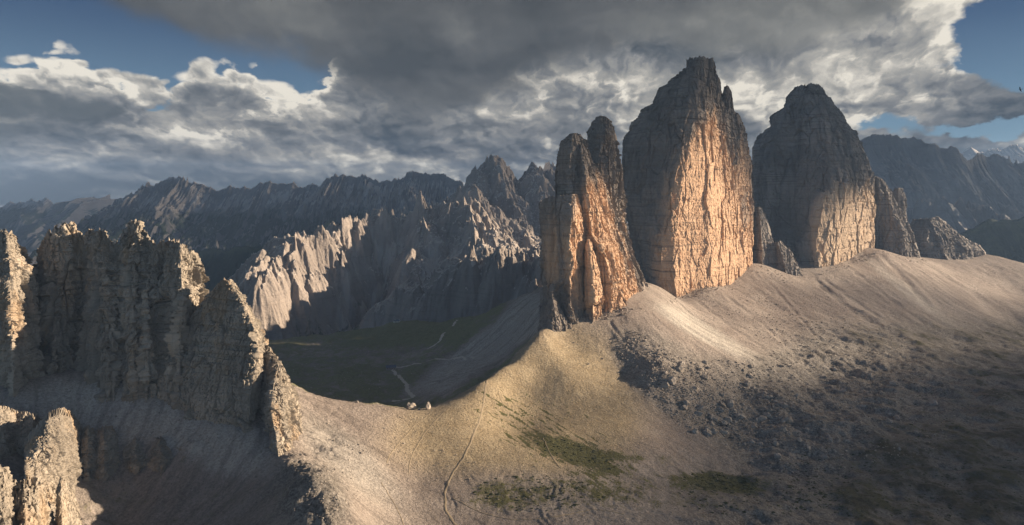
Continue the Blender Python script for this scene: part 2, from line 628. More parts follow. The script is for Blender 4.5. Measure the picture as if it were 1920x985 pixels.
def ground_material():
    m, g, b, geo = new_mat('ground')
    p = geo.outputs['Position']
    n1 = g.noise(p, 0.012, 7, 0.6, 0.4)
    n2 = g.noise(p, 0.07, 7, 0.68)
    n3 = g.noise(p, 0.42, 6, 0.75)
    c = g.mix(g.ss(n1, 0.35, 0.65), (0.225, 0.19, 0.165), (0.30, 0.26, 0.225))
    c = g.mix(g.ss(g.attr('warm'), 0.0, 1.0), c, g.mix(g.ss(n2, .3, .7), (0.285, 0.226, 0.142), (0.365, 0.30, 0.20)))
    c = g.mix(g.ss(g.attr('pale'), 0.0, 1.0), c, g.mix(n2, (0.33, 0.305, 0.265), (0.45, 0.42, 0.375)))
    # streaks of coarser and finer stones running down the slope
    stk = g.attr('streak')
    c = g.mix(g.mul(g.ss(g.add(stk, g.mul(g.sub(n3, .5), .6)), 0.10, 0.50), .55), c, g.scalec(c, 0.62))
    c = g.mix(g.mul(g.ss(g.add(stk, g.mul(g.sub(n3, .5), .6)), -0.10, -0.50), .5), c, g.scalec(c, 1.28))
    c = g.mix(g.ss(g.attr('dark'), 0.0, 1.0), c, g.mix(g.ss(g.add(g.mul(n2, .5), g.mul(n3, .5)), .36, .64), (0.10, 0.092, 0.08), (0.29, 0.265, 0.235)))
    # single stones and tufts
    spk = g.voro(p, 0.30, 2, 0.6, 'F1')
    c = g.mix(g.mul(g.ss(spk, 0.20, 0.05), .55), c, (0.42, 0.39, 0.35))
    tuft = g.noise(g.vm('ADD', p, (91, 37, 5)), 0.33, 5, 0.6)
    c = g.mix(g.mul(g.ss(tuft, 0.60, 0.72), .75), c, (0.085, 0.075, 0.05))
    gr = g.attr('grass')
    gf = g.ss(g.add(gr, g.mul(g.sub(g.add(g.mul(n2, .55), g.mul(n3, .45)), 0.5), 2.9)), 0.34, 0.72)
    gc = g.mix(n2, (0.05, 0.052, 0.02), (0.125, 0.118, 0.05))
    gc = g.mix(g.attr('meadow'), gc, g.mix(n2, (0.10, 0.11, 0.045), (0.25, 0.24, 0.14)))
    gc = g.mix(g.mul(g.attr('turf_shade'), g.ss(n1, .25, .6)), gc, g.mix(n2, (0.035, 0.032, 0.022), (0.10, 0.088, 0.06)))  # dark ground cover, also painting shade into the right floor's colour
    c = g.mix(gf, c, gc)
    c = g.mix(1.0, c, g.mix(g.ss(n3, .25, .75), (0.62, 0.62, 0.62), (1.34, 1.34, 1.34)), 'MULTIPLY')
    g.l.new(c, b.inputs['Base Color'])
    h = g.add(g.mul(g.noise(p, 0.35, 7, 0.74), 1.0), g.mul(n2, 1.2))
    bump(g, b, h, 0.9, 3.2)
    return m


M_GROUND = ground_material()


def plain(name, col, var=0.15, scale=1.0, rough=0.9):
    m, g, b, geo = new_mat(name)
    n = g.noise(geo.outputs['Position'], scale, 5, 0.65)
    c = g.mix(n, tuple(v * (1 - var) for v in col), tuple(v * (1 + var) for v in col))
    g.l.new(c, b.inputs['Base Color'])
    b.inputs['Roughness'].default_value = rough
    return m


# ---------------------------------------------------------------- the ground: one height field, traced through points of known place
CP = []


def cp(*pts):
    for p_ in pts:
        CP.append(P(*p_))


# saddle crest
CREST = [(460, 690, 730), (500, 705, 735), (550, 729, 745), (600, 744, 755), (680, 757, 770), (740, 764, 785), (790, 767, 795), (830, 756, 805), (870, 739, 820),
         (905, 716, 840), (940, 690, 880), (975, 657, 925), (1005, 622, 965), (1030, 600, 1000)]
cp(*CREST)
# behind it
cp((560, 790, 850), (680, 800, 860), (770, 800, 880), (860, 775, 890), (930, 720, 930), (980, 680, 980), (770, 742, 1000), (730, 690, 1200), (560, 700, 1150), (620, 650, 1500), (500, 640, 1600),
   (560, 634, 1700), (750, 606, 1750), (780, 606, 1760), (690, 624, 1750), (840, 622, 1500), (850, 604, 1680), (900, 590, 1700), (1012, 540, 1250), (950, 570, 1360), (900, 595, 1450), (860, 607, 1600),
   (900, 700, 1000), (850, 730, 950), (960, 640, 1080), (1000, 585, 1120), (800, 720, 1050), (920, 650, 1150), (850, 670, 1200), (420, 640, 1550), (300, 660, 1400), (640, 690, 1200), (600, 725, 1000))
# lit slope below the saddle
cp((600, 800, 690), (600, 850, 640), (650, 900, 600), (720, 985, 560), (700, 850, 665), (760, 810, 730), (770, 900, 650), (830, 940, 620), (850, 985, 590), (900, 770, 785), (880, 830, 715),
   (950, 800, 780), (960, 730, 855), (1000, 680, 908), (1020, 601, 1012), (1046, 606, 998), (1072, 606, 1000), (1120, 600, 1012), (1215, 567, 1082), (1130, 730, 868), (1180, 690, 930), (1050, 642, 958), (1060, 704, 886), (1100, 762, 830), (1040, 820, 740), (1000, 870, 680), (950, 985, 590), (1150, 870, 690),
   (1080, 840, 720), (1200, 900, 670), (1200, 820, 745), (1250, 700, 900), (1180, 640, 975), (1180, 583, 1036), (1230, 565, 1110), (1230, 545, 1180), (1240, 540, 1260))
cp((1235, 563, 1130), (1300, 610, 1120), (1380, 650, 1090), (1460, 690, 1060), (1300, 690, 950), (1380, 740, 930), (1290, 590, 1200),
   (1255, 560, 1330), (1330, 541, 1400), (1408, 502, 1575), (1350, 590, 1280), (1450, 580, 1400), (1450, 530, 1530), (1424, 494, 1650), (1500, 522, 1640), (1540, 512, 1690), (1600, 492, 1800), (1645, 468, 1880),
   (1500, 600, 1350), (1560, 650, 1230), (1600, 580, 1480), (1650, 520, 1700), (1700, 560, 1600), (1740, 650, 1320), (1700, 620, 1420), (1760, 540, 1750), (1800, 600, 1600),
   (1850, 560, 1850), (1725, 485, 1990), (1800, 492, 2100), (1850, 477, 2250), (1920, 500, 2300), (1920, 560, 1950), (1900, 610, 1750), (2050, 530, 2300))
cp((1500, 720, 1040), (1600, 700, 1120), (1700, 720, 1080), (1850, 680, 1300), (1900, 750, 1030), (1750, 800, 900), (1600, 800, 870), (1450, 780, 890), (1350, 800, 850),
   (1300, 870, 730), (1350, 910, 700), (1450, 930, 680), (1600, 930, 690), (1800, 930, 710), (1900, 985, 650), (1500, 985, 610), (1200, 985, 590), (2200, 760, 1050), (2300, 620, 1700))
# left: scree under the crags and the dark hump in front
cp((60, 705, 692), (150, 700, 700), (240, 712, 700), (290, 724, 700), (400, 775, 672), (467, 795, 652), (500, 810, 645), (525, 885, 582), (555, 868, 592), (250, 800, 660), (150, 800, 655),
   (350, 850, 628), (450, 880, 605), (250, 900, 612), (560, 900, 540), (350, 985, 562), (450, 985, 532), (540, 985, 485), (598, 888, 532), (638, 932, 512), (672, 985, 492), (690, 985, 520), (660, 940, 545), (620, 890, 570), (100, 900, 585), (200, 985, 562),
   (50, 985, 500), (0, 850, 592), (0, 720, 665), (-200, 780, 640))
for w_ in [(-600, 960, -320), (-400, 960, -310), (-750, 1300, -360), (-260, 900, -300), (-1200, 1000, -350), (-700, 1900, -520), (-300, 1950, -500), (0, 2000, -470), (-500, 2300, -760), (0, 2350, -720), (-1000, 1600, -480),
           (-1000, 2200, -800), (300, 1700, -250), (600, 2200, -260), (1000, 2500, -300), (300, 2400, -600), (1500, 1200, -335), (1500, 600, -345), (900, 400, -335), (400, 330, -310), (0, 330, -305), (-200, 300, -270),
           (-400, 250, -230), (0, 100, -300), (-900, 500, -220), (800, 3000, -650), (1800, 3000, -600), (1400, 2500, -300), (-400, 3400, -950), (-1500, 3200, -950), (1600, 3800, -800), (2200, 2200, -420)]:
    CP.append(np.array(w_, float))
CP = np.array(CP, np.float64)
RC = 26.0


def _rbf_fit():
    d = CP[:, None, :2] - CP[None, :, :2]
    A = np.sqrt((d ** 2).sum(-1) + RC * RC)
    n = len(CP)
    M = np.zeros((n + 3, n + 3))
    M[:n, :n] = A - 0.6 * np.eye(n)
    M[:n, n] = 1
    M[:n, n + 1:] = CP[:, :2] / 1000
    M[n:, :n] = M[:n, n:].T
    return np.linalg.solve(M, np.concatenate([CP[:, 2], [0, 0, 0]]))


RW = _rbf_fit()


def base_height(x, y):
    n = len(CP)
    h = RW[n] + RW[n + 1] * x / 1000 + RW[n + 2] * y / 1000
    gx = np.full(x.shape, RW[n + 1] / 1000); gy = np.full(x.shape, RW[n + 2] / 1000)
    for i in range(n):
        dx = x - CP[i, 0]; dy = y - CP[i, 1]
        r = np.sqrt(dx * dx + dy * dy + RC * RC)
        h = h + RW[i] * r
        gx = gx + RW[i] * dx / r
        gy = gy + RW[i] * dy / r
    return h, gx, gy


NA, NR = 1150, 900
ANG = np.linspace(-0.80, 0.80, NA)
RAD = np.exp(np.linspace(math.log(240.0), math.log(3300.0), NR))
AA, RR = np.meshgrid(ANG, RAD)
GX, GY = RR * np.tan(AA), RR
# coarse solve, then detail at full resolution
ST = 4
hh, hgx, hgy = base_height(GX[::ST, ::ST], GY[::ST, ::ST])


def up(c):
    ri = np.linspace(0, (NR - 1) / ST, NR); ai = np.linspace(0, (NA - 1) / ST, NA)
    r0 = np.clip(np.floor(ri).astype(int), 0, c.shape[0] - 2); a0 = np.clip(np.floor(ai).astype(int), 0, c.shape[1] - 2)
    fr = np.clip(ri - r0, 0, 1.5)[:, None]; fa = np.clip(ai - a0, 0, 1.5)[None, :]
    return (c[r0][:, a0] * (1 - fr) * (1 - fa) + c[r0 + 1][:, a0] * fr * (1 - fa) + c[r0][:, a0 + 1] * (1 - fr) * fa + c[r0 + 1][:, a0 + 1] * fr * fa)


H0, HGX, HGY = up(hh), up(hgx), up(hgy)


def to_px(x, y, z):
    return 960 + F * x / y, HORIZON - F * z / y


PX, PY = to_px(GX, GY, H0)


def ell(px, py, rx, ry, rot=0.0, soft=0.35):
    c, s = math.cos(math.radians(rot)), math.sin(math.radians(rot))
    dx, dy = PX - px, PY - py
    u = (dx * c + dy * s) / rx; v = (-dx * s + dy * c) / ry
    r = np.sqrt(u * u + v * v)
    return 1 - sstep(r, 1 - soft, 1 + soft)


crest_x = np.array([c[0] for c in CREST]); crest_d = np.array([c[2] for c in CREST])
behind = sstep(GY - np.interp(PX, crest_x, crest_d), 4, 14) * (PX < 1012) * (PX > 380) * (GY < 2100)     # west of the saddle crest
front = (1 - behind)
shade_scree = behind * np.clip(ell(930, 640, 130, 30, -38, .4) + ell(850, 690, 90, 22, -32, .5) + ell(990, 590, 50, 40, -40, .4), 0, 1)
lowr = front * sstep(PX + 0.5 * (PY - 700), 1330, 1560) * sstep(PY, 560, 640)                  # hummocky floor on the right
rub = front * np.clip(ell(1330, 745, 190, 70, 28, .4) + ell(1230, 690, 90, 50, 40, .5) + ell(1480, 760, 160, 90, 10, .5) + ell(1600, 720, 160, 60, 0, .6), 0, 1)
pave = front * np.clip(ell(1080, 940, 260, 60, 3, .5) + ell(1300, 880, 120, 30, 5, .5), 0, 1)
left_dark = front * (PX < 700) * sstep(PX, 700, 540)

# shape detail
warm0 = front * np.clip(ell(1060, 740, 170, 140, 30, .6) + ell(900, 800, 220, 90, 0, .6), 0, 1)
nz_big = fbm(GX / 60, GY / 60, 0, 5, .5, 3)
nz_mid = fbm(GX / 16, GY / 16, 0, 5, .55, 9)
hum = ridged(GX / 42, GY / 26, 0, 5, .58, 21)
H = H0 + nz_big * (1.5 * (1 - .7 * warm0) + 6 * behind + 4 * lowr + 3 * rub + 2 * left_dark)
H = H + nz_mid * (0.30 + 0.8 * behind + 0.7 * rub + 0.8 * lowr + 0.6 * left_dark)
def line_dist(pts):
    d = np.full(PX.shape, 1e9)
    along = np.zeros(PX.shape)
    tot = 0
    for (x0, y0), (x1, y1) in zip(pts, pts[1:]):
        l2 = (x1 - x0) ** 2 + (y1 - y0) ** 2
        t_ = np.clip(((PX - x0) * (x1 - x0) + (PY - y0) * (y1 - y0)) / l2, 0, 1)
        q = np.hypot(PX - x0 - t_ * (x1 - x0), PY - y0 - t_ * (y1 - y0))
        along = np.where(q < d, tot + t_ * math.sqrt(l2), along)
        d = np.minimum(d, q)
        tot += math.sqrt(l2)
    return d, along / tot


CHUTES = [([(1522, 520), (1560, 552), (1610, 588), (1660, 620), (1722, 645)], 9, 1.0), ([(1535, 518), (1590, 556), (1650, 597), (1735, 640)], 6, .7), ([(1645, 470), (1690, 515), (1728, 560), (1765, 592)], 10, 1.0),
          ([(1660, 480), (1720, 530), (1770, 580)], 5, .6), ([(1730, 490), (1800, 535), (1880, 590)], 8, .6), ([(1250, 566), (1310, 605), (1380, 648), (1455, 690)], 13, .5), ([(1420, 505), (1470, 560), (1520, 620), (1560, 660)], 6, .5),
          ([(1350, 545), (1420, 600), (1490, 660)], 6, .45), ([(1300, 560), (1370, 612), (1450, 668)], 5, .4), ([(1590, 500), (1650, 545), (1720, 600)], 6, .45), ([(1790, 495), (1850, 530), (1915, 570)], 7, .5),
          ([(1215, 585), (1260, 625), (1310, 670)], 6, .4), ([(1140, 600), (1180, 650), (1215, 690)], 6, .35)]
chute = np.zeros_like(H)
levee = np.zeros_like(H)
for pts_, w_, a_ in CHUTES:
    d_, al_ = line_dist(pts_)
    d_ = d_ + fbm(GX / 40, GY / 40, 0, 3, .45, 17) * w_ * .5
    fade_ = sstep(al_, 0.0, .08) * (1 - sstep(al_, .85, 1.0)) * front * a_
    chute = np.maximum(chute, fade_ * np.exp(-(d_ / (w_ * .45)) ** 2))
    levee = np.maximum(levee, fade_ * np.exp(-((np.abs(d_) - w_ * .8) / (w_ * .5)) ** 2))
H = H - chute * 2.4 + levee * 1.0

vary = np.clip(.35 + 1.6 * fbm(GX / 130, GY / 80, 0, 3, .5, 25), 0, 1.3)
broad = ridged(GX / 120, GY / 45, 0, 3, .5, 27)
H = H + lowr * ((hum - .3) * 3.2 * vary + (broad - .4) * 6)
lump = np.maximum(0, fbm(GX / 9, GY / 9, 0, 4, .6, 33))
H = H + rub * lump * 0.7
terr = (GX * 0.13 + GY * 0.35 + nz_big * 26) / 9.0
H = H + pave * (np.abs((terr % 1) - .5) - .25) * 1.3
slope = np.sqrt(HGX ** 2 + HGY ** 2)
scree_m = (1 - .8 * warm0) * np.clip(slope / 0.45, 0, 1) * (1 - rub) * (1 - 0.6 * pave)
H = erode(GX, GY, H, HGX, HGY, 1 / 55.0, 0.8, 4, 5, .5, .3) * scree_m + H * (1 - scree_m)
# hump in the lower left is rough rock
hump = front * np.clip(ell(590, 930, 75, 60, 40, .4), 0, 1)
H = H + hump * (ridged(GX / 22, GY / 22, 0, 5, .55, 41) - .4) * 5
rough = front * left_dark * sstep(PY, 770, 850) * np.clip(.5 + 1.5 * fbm(GX / 110, GY / 110, 0, 3, .5, 48), .1, 1.2)
H = H + rough * ((ridged(GX / 42, GY / 34, 0, 5, .55, 47) - .4) * 9 + (ridged(GX / 13, GY / 11, 0, 4, .55, 49) - .4) * 2.2)
cliff_edge = sstep(GY, 1850, 2300) * (PX < 1000)
H = H + cliff_edge * (ridged(GX / 90, GY / 90, 0, 5, .5, 77) - .5) * 60


def gz(x, y):
    a = (np.arctan2(x, y) - ANG[0]) / (ANG[1] - ANG[0])
    r = (np.log(y) - math.log(240.0)) / (math.log(3300.0) - math.log(240.0)) * (NR - 1)
    a = np.clip(a, 0, NA - 1.001); r = np.clip(r, 0, NR - 1.001)
    a0 = np.floor(a).astype(int); r0 = np.floor(r).astype(int)
    fa = a - a0; fr = r - r0
    return H[r0, a0] * (1 - fr) * (1 - fa) + H[r0 + 1, a0] * fr * (1 - fa) + H[r0, a0 + 1] * (1 - fr) * fa + H[r0 + 1, a0 + 1] * fr * fa


def ground_hit(px, py, lo=250.0, hi=3200.0):
    """first place where the line of sight through (px, py) meets the ground"""
    D = np.exp(np.linspace(math.log(lo), math.log(hi), 1500))
    x = (px - 960) / F * D
    z = (HORIZON - py) / F * D
    k = np.argmax(gz(x, D) > z)
    return np.array([x[k], D[k], gz(x[k:k + 1], D[k:k + 1])[0]])


# what grows or lies where
streak_c = np.cos(math.radians(32)) * PX + np.sin(math.radians(32)) * PY
streak = fbm(streak_c / 34, (PY * .85 - PX * .53) / 4.0, 0, 3, .6, 55)
grass = np.clip(ell(1075, 850, 85, 20, 18, .95) * .85 + ell(1030, 815, 110, 30, 25, .9) * .30 + ell(1350, 905, 75, 18, 6, .9) * .85 + ell(1200, 858, 90, 9, 5, .9) * .5 + ell(1010, 930, 130, 34, 0, .95) * .36
                + ell(1250, 930, 200, 40, 5, .6) * .40 + ell(940, 930, 60, 30, 0, .6) * .35 + ell(600, 735, 60, 8, 20, .5) * .3, 0, 1)
grass = grass + (streak * .35) * front * ell(1060, 835, 140, 50, 20, .9)
grass = grass + front * (1 - left_dark) * (streak > .30) * ell(1010, 800, 190, 75, 28, .6) * .55
grass = grass + lowr * sstep(PX, 1380, 1640) * (.46 + .14 * sstep(PY, 720, 880) + .35 * nz_big - .25 * (hum - .3)) + front * left_dark * sstep(PY, 850, 930) * .25  # denser cover low on the right floor also darkens it like shade
grass = np.maximum(grass, behind * (0.66 + .2 * nz_big - 0.66 * shade_scree + 0.3 * ell(760, 625, 120, 22, -6, .4) - .18 * ell(700, 665, 160, 22, 0, .6)))
grass = np.clip(grass, 0, 1) * (1 - .85 * rub)
warm = front * np.clip(ell(1060, 740, 150, 130, 30, .6) + ell(950, 800, 160, 80, 0, .7) * .8 + ell(820, 830, 120, 70, 0, .7) * .5, 0, 1)
pale = front * np.clip(ell(1350, 640, 130, 15, 28, .6) + ell(650, 860, 130, 40, 40, .6) * .7 + ell(1720, 560, 140, 10, 38, .6) * .6 + ell(1290, 600, 60, 16, 35, .6) * .6, 0, 1) * .9
pale = np.clip(pale + front * .75 * (ell(230, 770, 210, 60, 5, .5) + ell(420, 840, 120, 50, 20, .5)), 0, 1)
pale = np.clip(pale + pave * .25 + shade_scree * .6, 0, 1)
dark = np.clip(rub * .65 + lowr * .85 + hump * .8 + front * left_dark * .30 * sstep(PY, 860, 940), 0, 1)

streaks = np.zeros_like(H)
for f_, a_, sd_ in ((1 / 30., .5, 5), (1 / 12., .5, 15), (1 / 5., .35, 25)):
    streaks += a_ * gully(GX, GY, HGX, HGY, f_, sd_)[0]
streaks = streaks * 1.5 * np.clip(slope / .4, 0, 1) * (.45 + .55 * np.clip(fbm(GX / 90, GY / 90, 0, 3, .5, 66) * 2 + .4, 0, 1)) * (1 - .6 * warm)
streaks = streaks + chute * .45 - levee * .6
gv = np.stack([GX, GY, H], -1).reshape(-1, 3)
ground_me = mesh_np('ground', gv, grid_quads(NA, NR), M_GROUND, {'grass': grass, 'warm': warm, 'pale': pale, 'dark': dark, 'streak': streaks, 'turf_shade': lowr * sstep(PX, 1400, 1620), 'meadow': behind}, smooth=True)  # right floor mask carries mossy colour together with painted-in shade
struct(link('ground', ground_me))

# the low country under and beyond everything, out to the horizon
bm = bmesh.new()
bmesh.ops.create_grid(bm, x_segments=60, y_segments=60, size=16000)
for v in bm.verts:
    v.co.z = -1150
me = bpy.data.meshes.new('valley_floor')
bm.to_mesh(me)
bm.free()
me.materials.append(M_FOREST)
struct(link('valley_floor', me))


# ---------------------------------------------------------------- mountain ranges (terrain)
def crest_range(name, crest, mat, nx, ny, depth, back, drop, f0, amp, seed, steep=1.0, jag=10.0, octaves=5, base=-1200, spur=0.35):
    """a range whose skyline passes through the points (px, py, D)"""
    C = np.array([P(*c) for c in crest])
    o = np.argsort(C[:, 0]); C = C[o]
    xs = np.linspace(C[0, 0], C[-1, 0], nx)
    s = np.linspace(-1, 1, ny)
    off = np.where(s < 0, s * depth, s * back)
    off = np.sign(off) * np.abs(off) ** 1.25 / (np.where(s < 0, depth, back) ** 0.25)
    Xg, O = np.meshgrid(xs, off)
    yc = np.interp(xs, C[:, 0], C[:, 1]); zc = np.interp(xs, C[:, 0], C[:, 2])
    # smooth the crest's depth so the slope has no creases
    Yg = yc[None, :] + O
    wob = fbm(Xg / (depth * .5), Yg / (depth * .5), 0, 4, .5, seed + 90)
    dist = np.abs(O) + 1e-3
    dl = np.where(O < 0, depth, back)
    prof = 1 - np.power(np.clip(dist / dl, 0, 1), 0.62 / steep)
    zc2 = zc + jag * (ridged(xs / (jag * 3.2), xs * 0, 0, 4, .6, seed + 7) - .5)
    sp = ridged(Xg / (depth * spur), (Yg + Xg * .25) / (depth * spur * 2.6), 0, 3, .5, seed + 3)
    h = zc2[None, :] - drop * (1 - prof) * (1 + .35 * wob) - drop * .42 * (1 - sp) * sstep(dist / dl, 0.0, 0.28) * (1 - .6 * sstep(dist / dl, .5, 1))
    gyy, gxx = np.gradient(h)
    gxx = gxx / np.gradient(Xg, axis=1); gyy = gyy / np.gradient(Yg, axis=0)
    k = 0.5 + 0.5 * sstep(dist / dl, 0.0, 0.12)
    he = erode(Xg, Yg, h, gxx, gyy, f0, amp, octaves, seed, .52, .7)
    h = h + (he - h) * k
    edge = np.minimum(np.arange(nx), np.arange(nx)[::-1]) / nx
    h = h - (1 - sstep(edge, 0, .04))[None, :] * drop * .8
    me_ = mesh_np(name, np.stack([Xg, Yg, h], -1).reshape(-1, 3), grid_quads(nx, ny), mat, smooth=True)
    return struct(link(name, me_))


crest_range('far_mountains', [(130, 420, 7200), (200, 398, 7000), (232, 378, 7000), (245, 366, 7000), (262, 358, 7000), (275, 350, 7000), (290, 358, 7000), (310, 348, 7000), (335, 340, 7000), (342, 337, 7000), (360, 346, 7000), (380, 352, 7000),
             (400, 360, 7000), (430, 354, 7000), (455, 360, 7000), (480, 354, 7000), (500, 344, 7000), (520, 354, 7000), (545, 347, 7000), (565, 356, 7000), (600, 344, 7000), (625, 335, 7000), (650, 343, 7000), (675, 338, 7000), (700, 344, 6900),
             (735, 342, 6800), (760, 335, 6800), (775, 325, 6700), (790, 330, 6700), (820, 336, 6600), (850, 345, 6500), (880, 352, 6400), (940, 365, 6200), (1000, 350, 6500), (1030, 309, 7000), (1060, 330, 7000), (1200, 380, 7000)],
            M_FAR, 900, 420, 3300, 2200, 1050, 1 / 620.0, 95, 11, 1.0, 55, 6)
crest_range('distant_mountains', [(-250, 390, 11000), (-100, 380, 11000), (0, 388, 11000), (15, 384, 11000), (40, 390, 11000), (60, 381, 11000), (90, 376, 10500), (105, 386, 10500), (130, 381, 10500), (150, 385, 10500), (180, 374, 11500), (210, 372, 11500), (235, 380, 11500),
             (300, 385, 11500), (420, 380, 11500)], M_FAR, 500, 240, 5200, 2500, 1200, 1 / 900.0, 130, 23, 1.0, 70, 6)
crest_range('right_mountains', [(1380, 330, 5200), (1540, 300, 5200), (1615, 268, 5100), (1635, 256, 5100), (1662, 252, 5100), (1690, 262, 5100), (1712, 262, 5100), (1740, 275, 5000), (1760, 284, 5000), (1785, 276, 5000), (1810, 290, 5000),
             (1850, 300, 5200), (1890, 296, 5200), (1930, 310, 5200), (2050, 330, 5200), (2250, 350, 5200)], M_RIGHT, 700, 420, 2600, 1800, 980, 1 / 520.0, 85, 37, 1.15, 18, 6)
crest_range('distant_right_peaks', [(1700, 320, 12000), (1790, 300, 12000), (1820, 282, 12000), (1838, 288, 12000), (1860, 278, 12000), (1880, 284, 12000), (1898, 274, 12000), (1915, 284, 12000), (1960, 276, 12000), (2100, 300, 12000)],
            M_FAR, 260, 160, 4500, 2500, 1100, 1 / 900.0, 110, 41, 1.0, 40, 5)
crest_range('forested_hill', [(1700, 480, 3500), (1780, 452, 3500), (1815, 430, 3500), (1850, 416, 3500), (1890, 410, 3500), (1930, 404, 3500), (2050, 390, 3500), (2300, 400, 3500)], M_FOREST, 300, 200, 900, 900, 450, 1 / 260.0, 25, 51, 1.0, 3, 5)
crest_range('forested_foothills', [(150, 520, 5200), (300, 490, 5000), (380, 470, 4800), (450, 465, 4600), (560, 450, 4400), (640, 432, 4300), (690, 420, 4300), (800, 440, 4300), (1000, 470, 4300)], M_FOREST, 500, 260, 1300, 1300, 560, 1 / 330.0, 35, 61, 1.0, 6, 5)


def needle_range():
    """the pale pinnacled range across the valley"""
    c = []
    def a(*pts):
        for p_ in pts:
            c.append(P(*p_))
    # skyline, left to right: the pale block turns its face to the right, the bowl lies behind it
    a((440, 570, 2300), (470, 522, 2350), (490, 500, 2400), (520, 485, 2450), (545, 468, 2500), (575, 456, 2570), (600, 447, 2640), (622, 472, 2700), (650, 452, 2780), (680, 424, 2880), (700, 411, 2950), (735, 408, 3000), (765, 404, 3030),
      (778, 400, 3030), (789, 368, 3020), (797, 396, 3040), (810, 402, 3060), (840, 394, 3080), (868, 374, 3120), (885, 345, 3500), (903, 322, 3580), (918, 311, 3600), (935, 325, 3620), (950, 345, 3640), (985, 335, 3680), (1010, 325, 3700), (1060, 340, 3700), (1150, 400, 3600))
    # feet
    a((450, 640, 2120), (500, 634, 2200), (560, 634, 2320), (620, 632, 2430), (660, 622, 2540), (690, 600, 2640), (800, 606, 2060), (900, 588, 2030), (1010, 562, 1990))
    # ribs on the pale block
    a((500, 560, 2240), (530, 520, 2370), (560, 500, 2450), (590, 500, 2540), (600, 560, 2460), (560, 570, 2360), (640, 500, 2680), (640, 560, 2570), (680, 470, 2800), (575, 540, 2440), (615, 520, 2570), (660, 520, 2700))
    # bowls and gullies of scree
    a((700, 570, 2720), (705, 520, 2840), (725, 470, 2930), (760, 470, 2900), (740, 540, 2740), (720, 590, 2620), (840, 520, 2600), (850, 480, 2780), (820, 440, 2940), (950, 440, 3100), (960, 400, 3300), (980, 450, 3000), (930, 470, 2860))
    # lit spurs in the middle and on the right
    a((788, 410, 2960), (783, 430, 2900), (778, 450, 2840), (772, 480, 2740), (770, 510, 2620), (768, 540, 2520), (880, 400, 2960), (888, 420, 2830), (893, 450, 2700), (905, 480, 2580), (940, 490, 2480))
    # dark lower cliffs with their top edge
    a((700, 602, 2170), (760, 564, 2150), (830, 538, 2130), (890, 498, 2120), (950, 501, 2090), (985, 487, 2150), (1012, 474, 2220), (1012, 512, 2040), (1060, 470, 2200), (820, 585, 2300), (900, 555, 2330), (990, 520, 2400))
    # back and margins
    for w_ in [(-1500, 2600, -700), (-1500, 3300, -800), (-900, 3400, -800), (-500, 3800, -650), (-1100, 3000, -650), (-200, 4300, -500), (400, 4300, -500), (600, 3400, -300), (-1300, 2100, -850), (-600, 2000, -820), (-60, 1900, -640), (300, 1930, -520), (-350, 1930, -780), (-700, 2080, -800)]:
        c.append(np.array(w_, float))
    c = np.array(c)
    rc = 20.0
    d = c[:, None, :2] - c[None, :, :2]
    n = len(c)
    A = np.zeros((n + 1, n + 1))
    A[:n, :n] = np.sqrt((d ** 2).sum(-1) + rc * rc) - .5 * np.eye(n)
    A[:n, n] = 1
    A[n, :n] = 1
    w = np.linalg.solve(A, np.concatenate([c[:, 2], [0]]))
    nx, ny = 900, 900
    xs = np.linspace(-1450, 560, nx); ys = np.linspace(1900, 4300, ny)
    X, Y = np.meshgrid(xs, ys)
    h = np.full(X.shape, w[n]); gx = np.zeros_like(h); gy = np.zeros_like(h)
    for i in range(n):
        dx = X - c[i, 0]; dy = Y - c[i, 1]
        r = np.sqrt(dx * dx + dy * dy + rc * rc)
        h += w[i] * r; gx += w[i] * dx / r; gy += w[i] * dy / r
    h = h + 22 * fbm(X / 160, Y / 160, 0, 4, .5, 5)
    h0 = h
    h = erode(X, Y, h, gx, gy, 1 / 190.0, 48, 6, 71, .54, .8)
    chan = h - h0
    high = sstep(h, -330, -100)
    v, e = facets(X / 46, Y / 60, X * 0, 84, 1.5)
    w2, e2 = facets(X / 125, Y / 150, X * 0, 86, 1.6)
    h = h + high * (ridged(X / 70, Y / 95, 0, 4, .5, 83) - .55) * 20 + high * v * 6 + sstep(h, -480, -250) * w2 * 16 - high * 14
    v, e = facets(X / 17, Y / 22, X * 0, 85, 1.5)
    h = h + sstep(h, -430, -250) * v * 2.5
    low = np.clip(-chan / 22, 0, 1) * sstep(h, 20, -160) * sstep(h, -620, -480) * sstep(X, -760, -600)
    low = np.clip(low + .9 * sstep(fbm(X / 70, Y / 200, 0, 3, .5, 99), .0, .3) * sstep(h, -150, -260) * sstep(h, -600, -450) * sstep(X, -720, -600) * sstep(Y, 2350, 2500), 0, 1)
    me_ = mesh_np('needle_mountains', np.stack([X, Y, h], -1).reshape(-1, 3), grid_quads(nx, ny), M_CADINI, {'scree': low}, smooth=True)
    struct(link('needle_mountains', me_))


needle_range()


# ---------------------------------------------------------------- rock towers
def resample(pts, nv):
    pts = np.array(pts)
    s = np.concatenate([[0], np.cumsum(np.linalg.norm(np.diff(pts, axis=0), axis=1))])
    t = np.linspace(0, s[-1], nv)
    return np.stack([np.interp(t, s, pts[:, k]) for k in range(3)], -1)


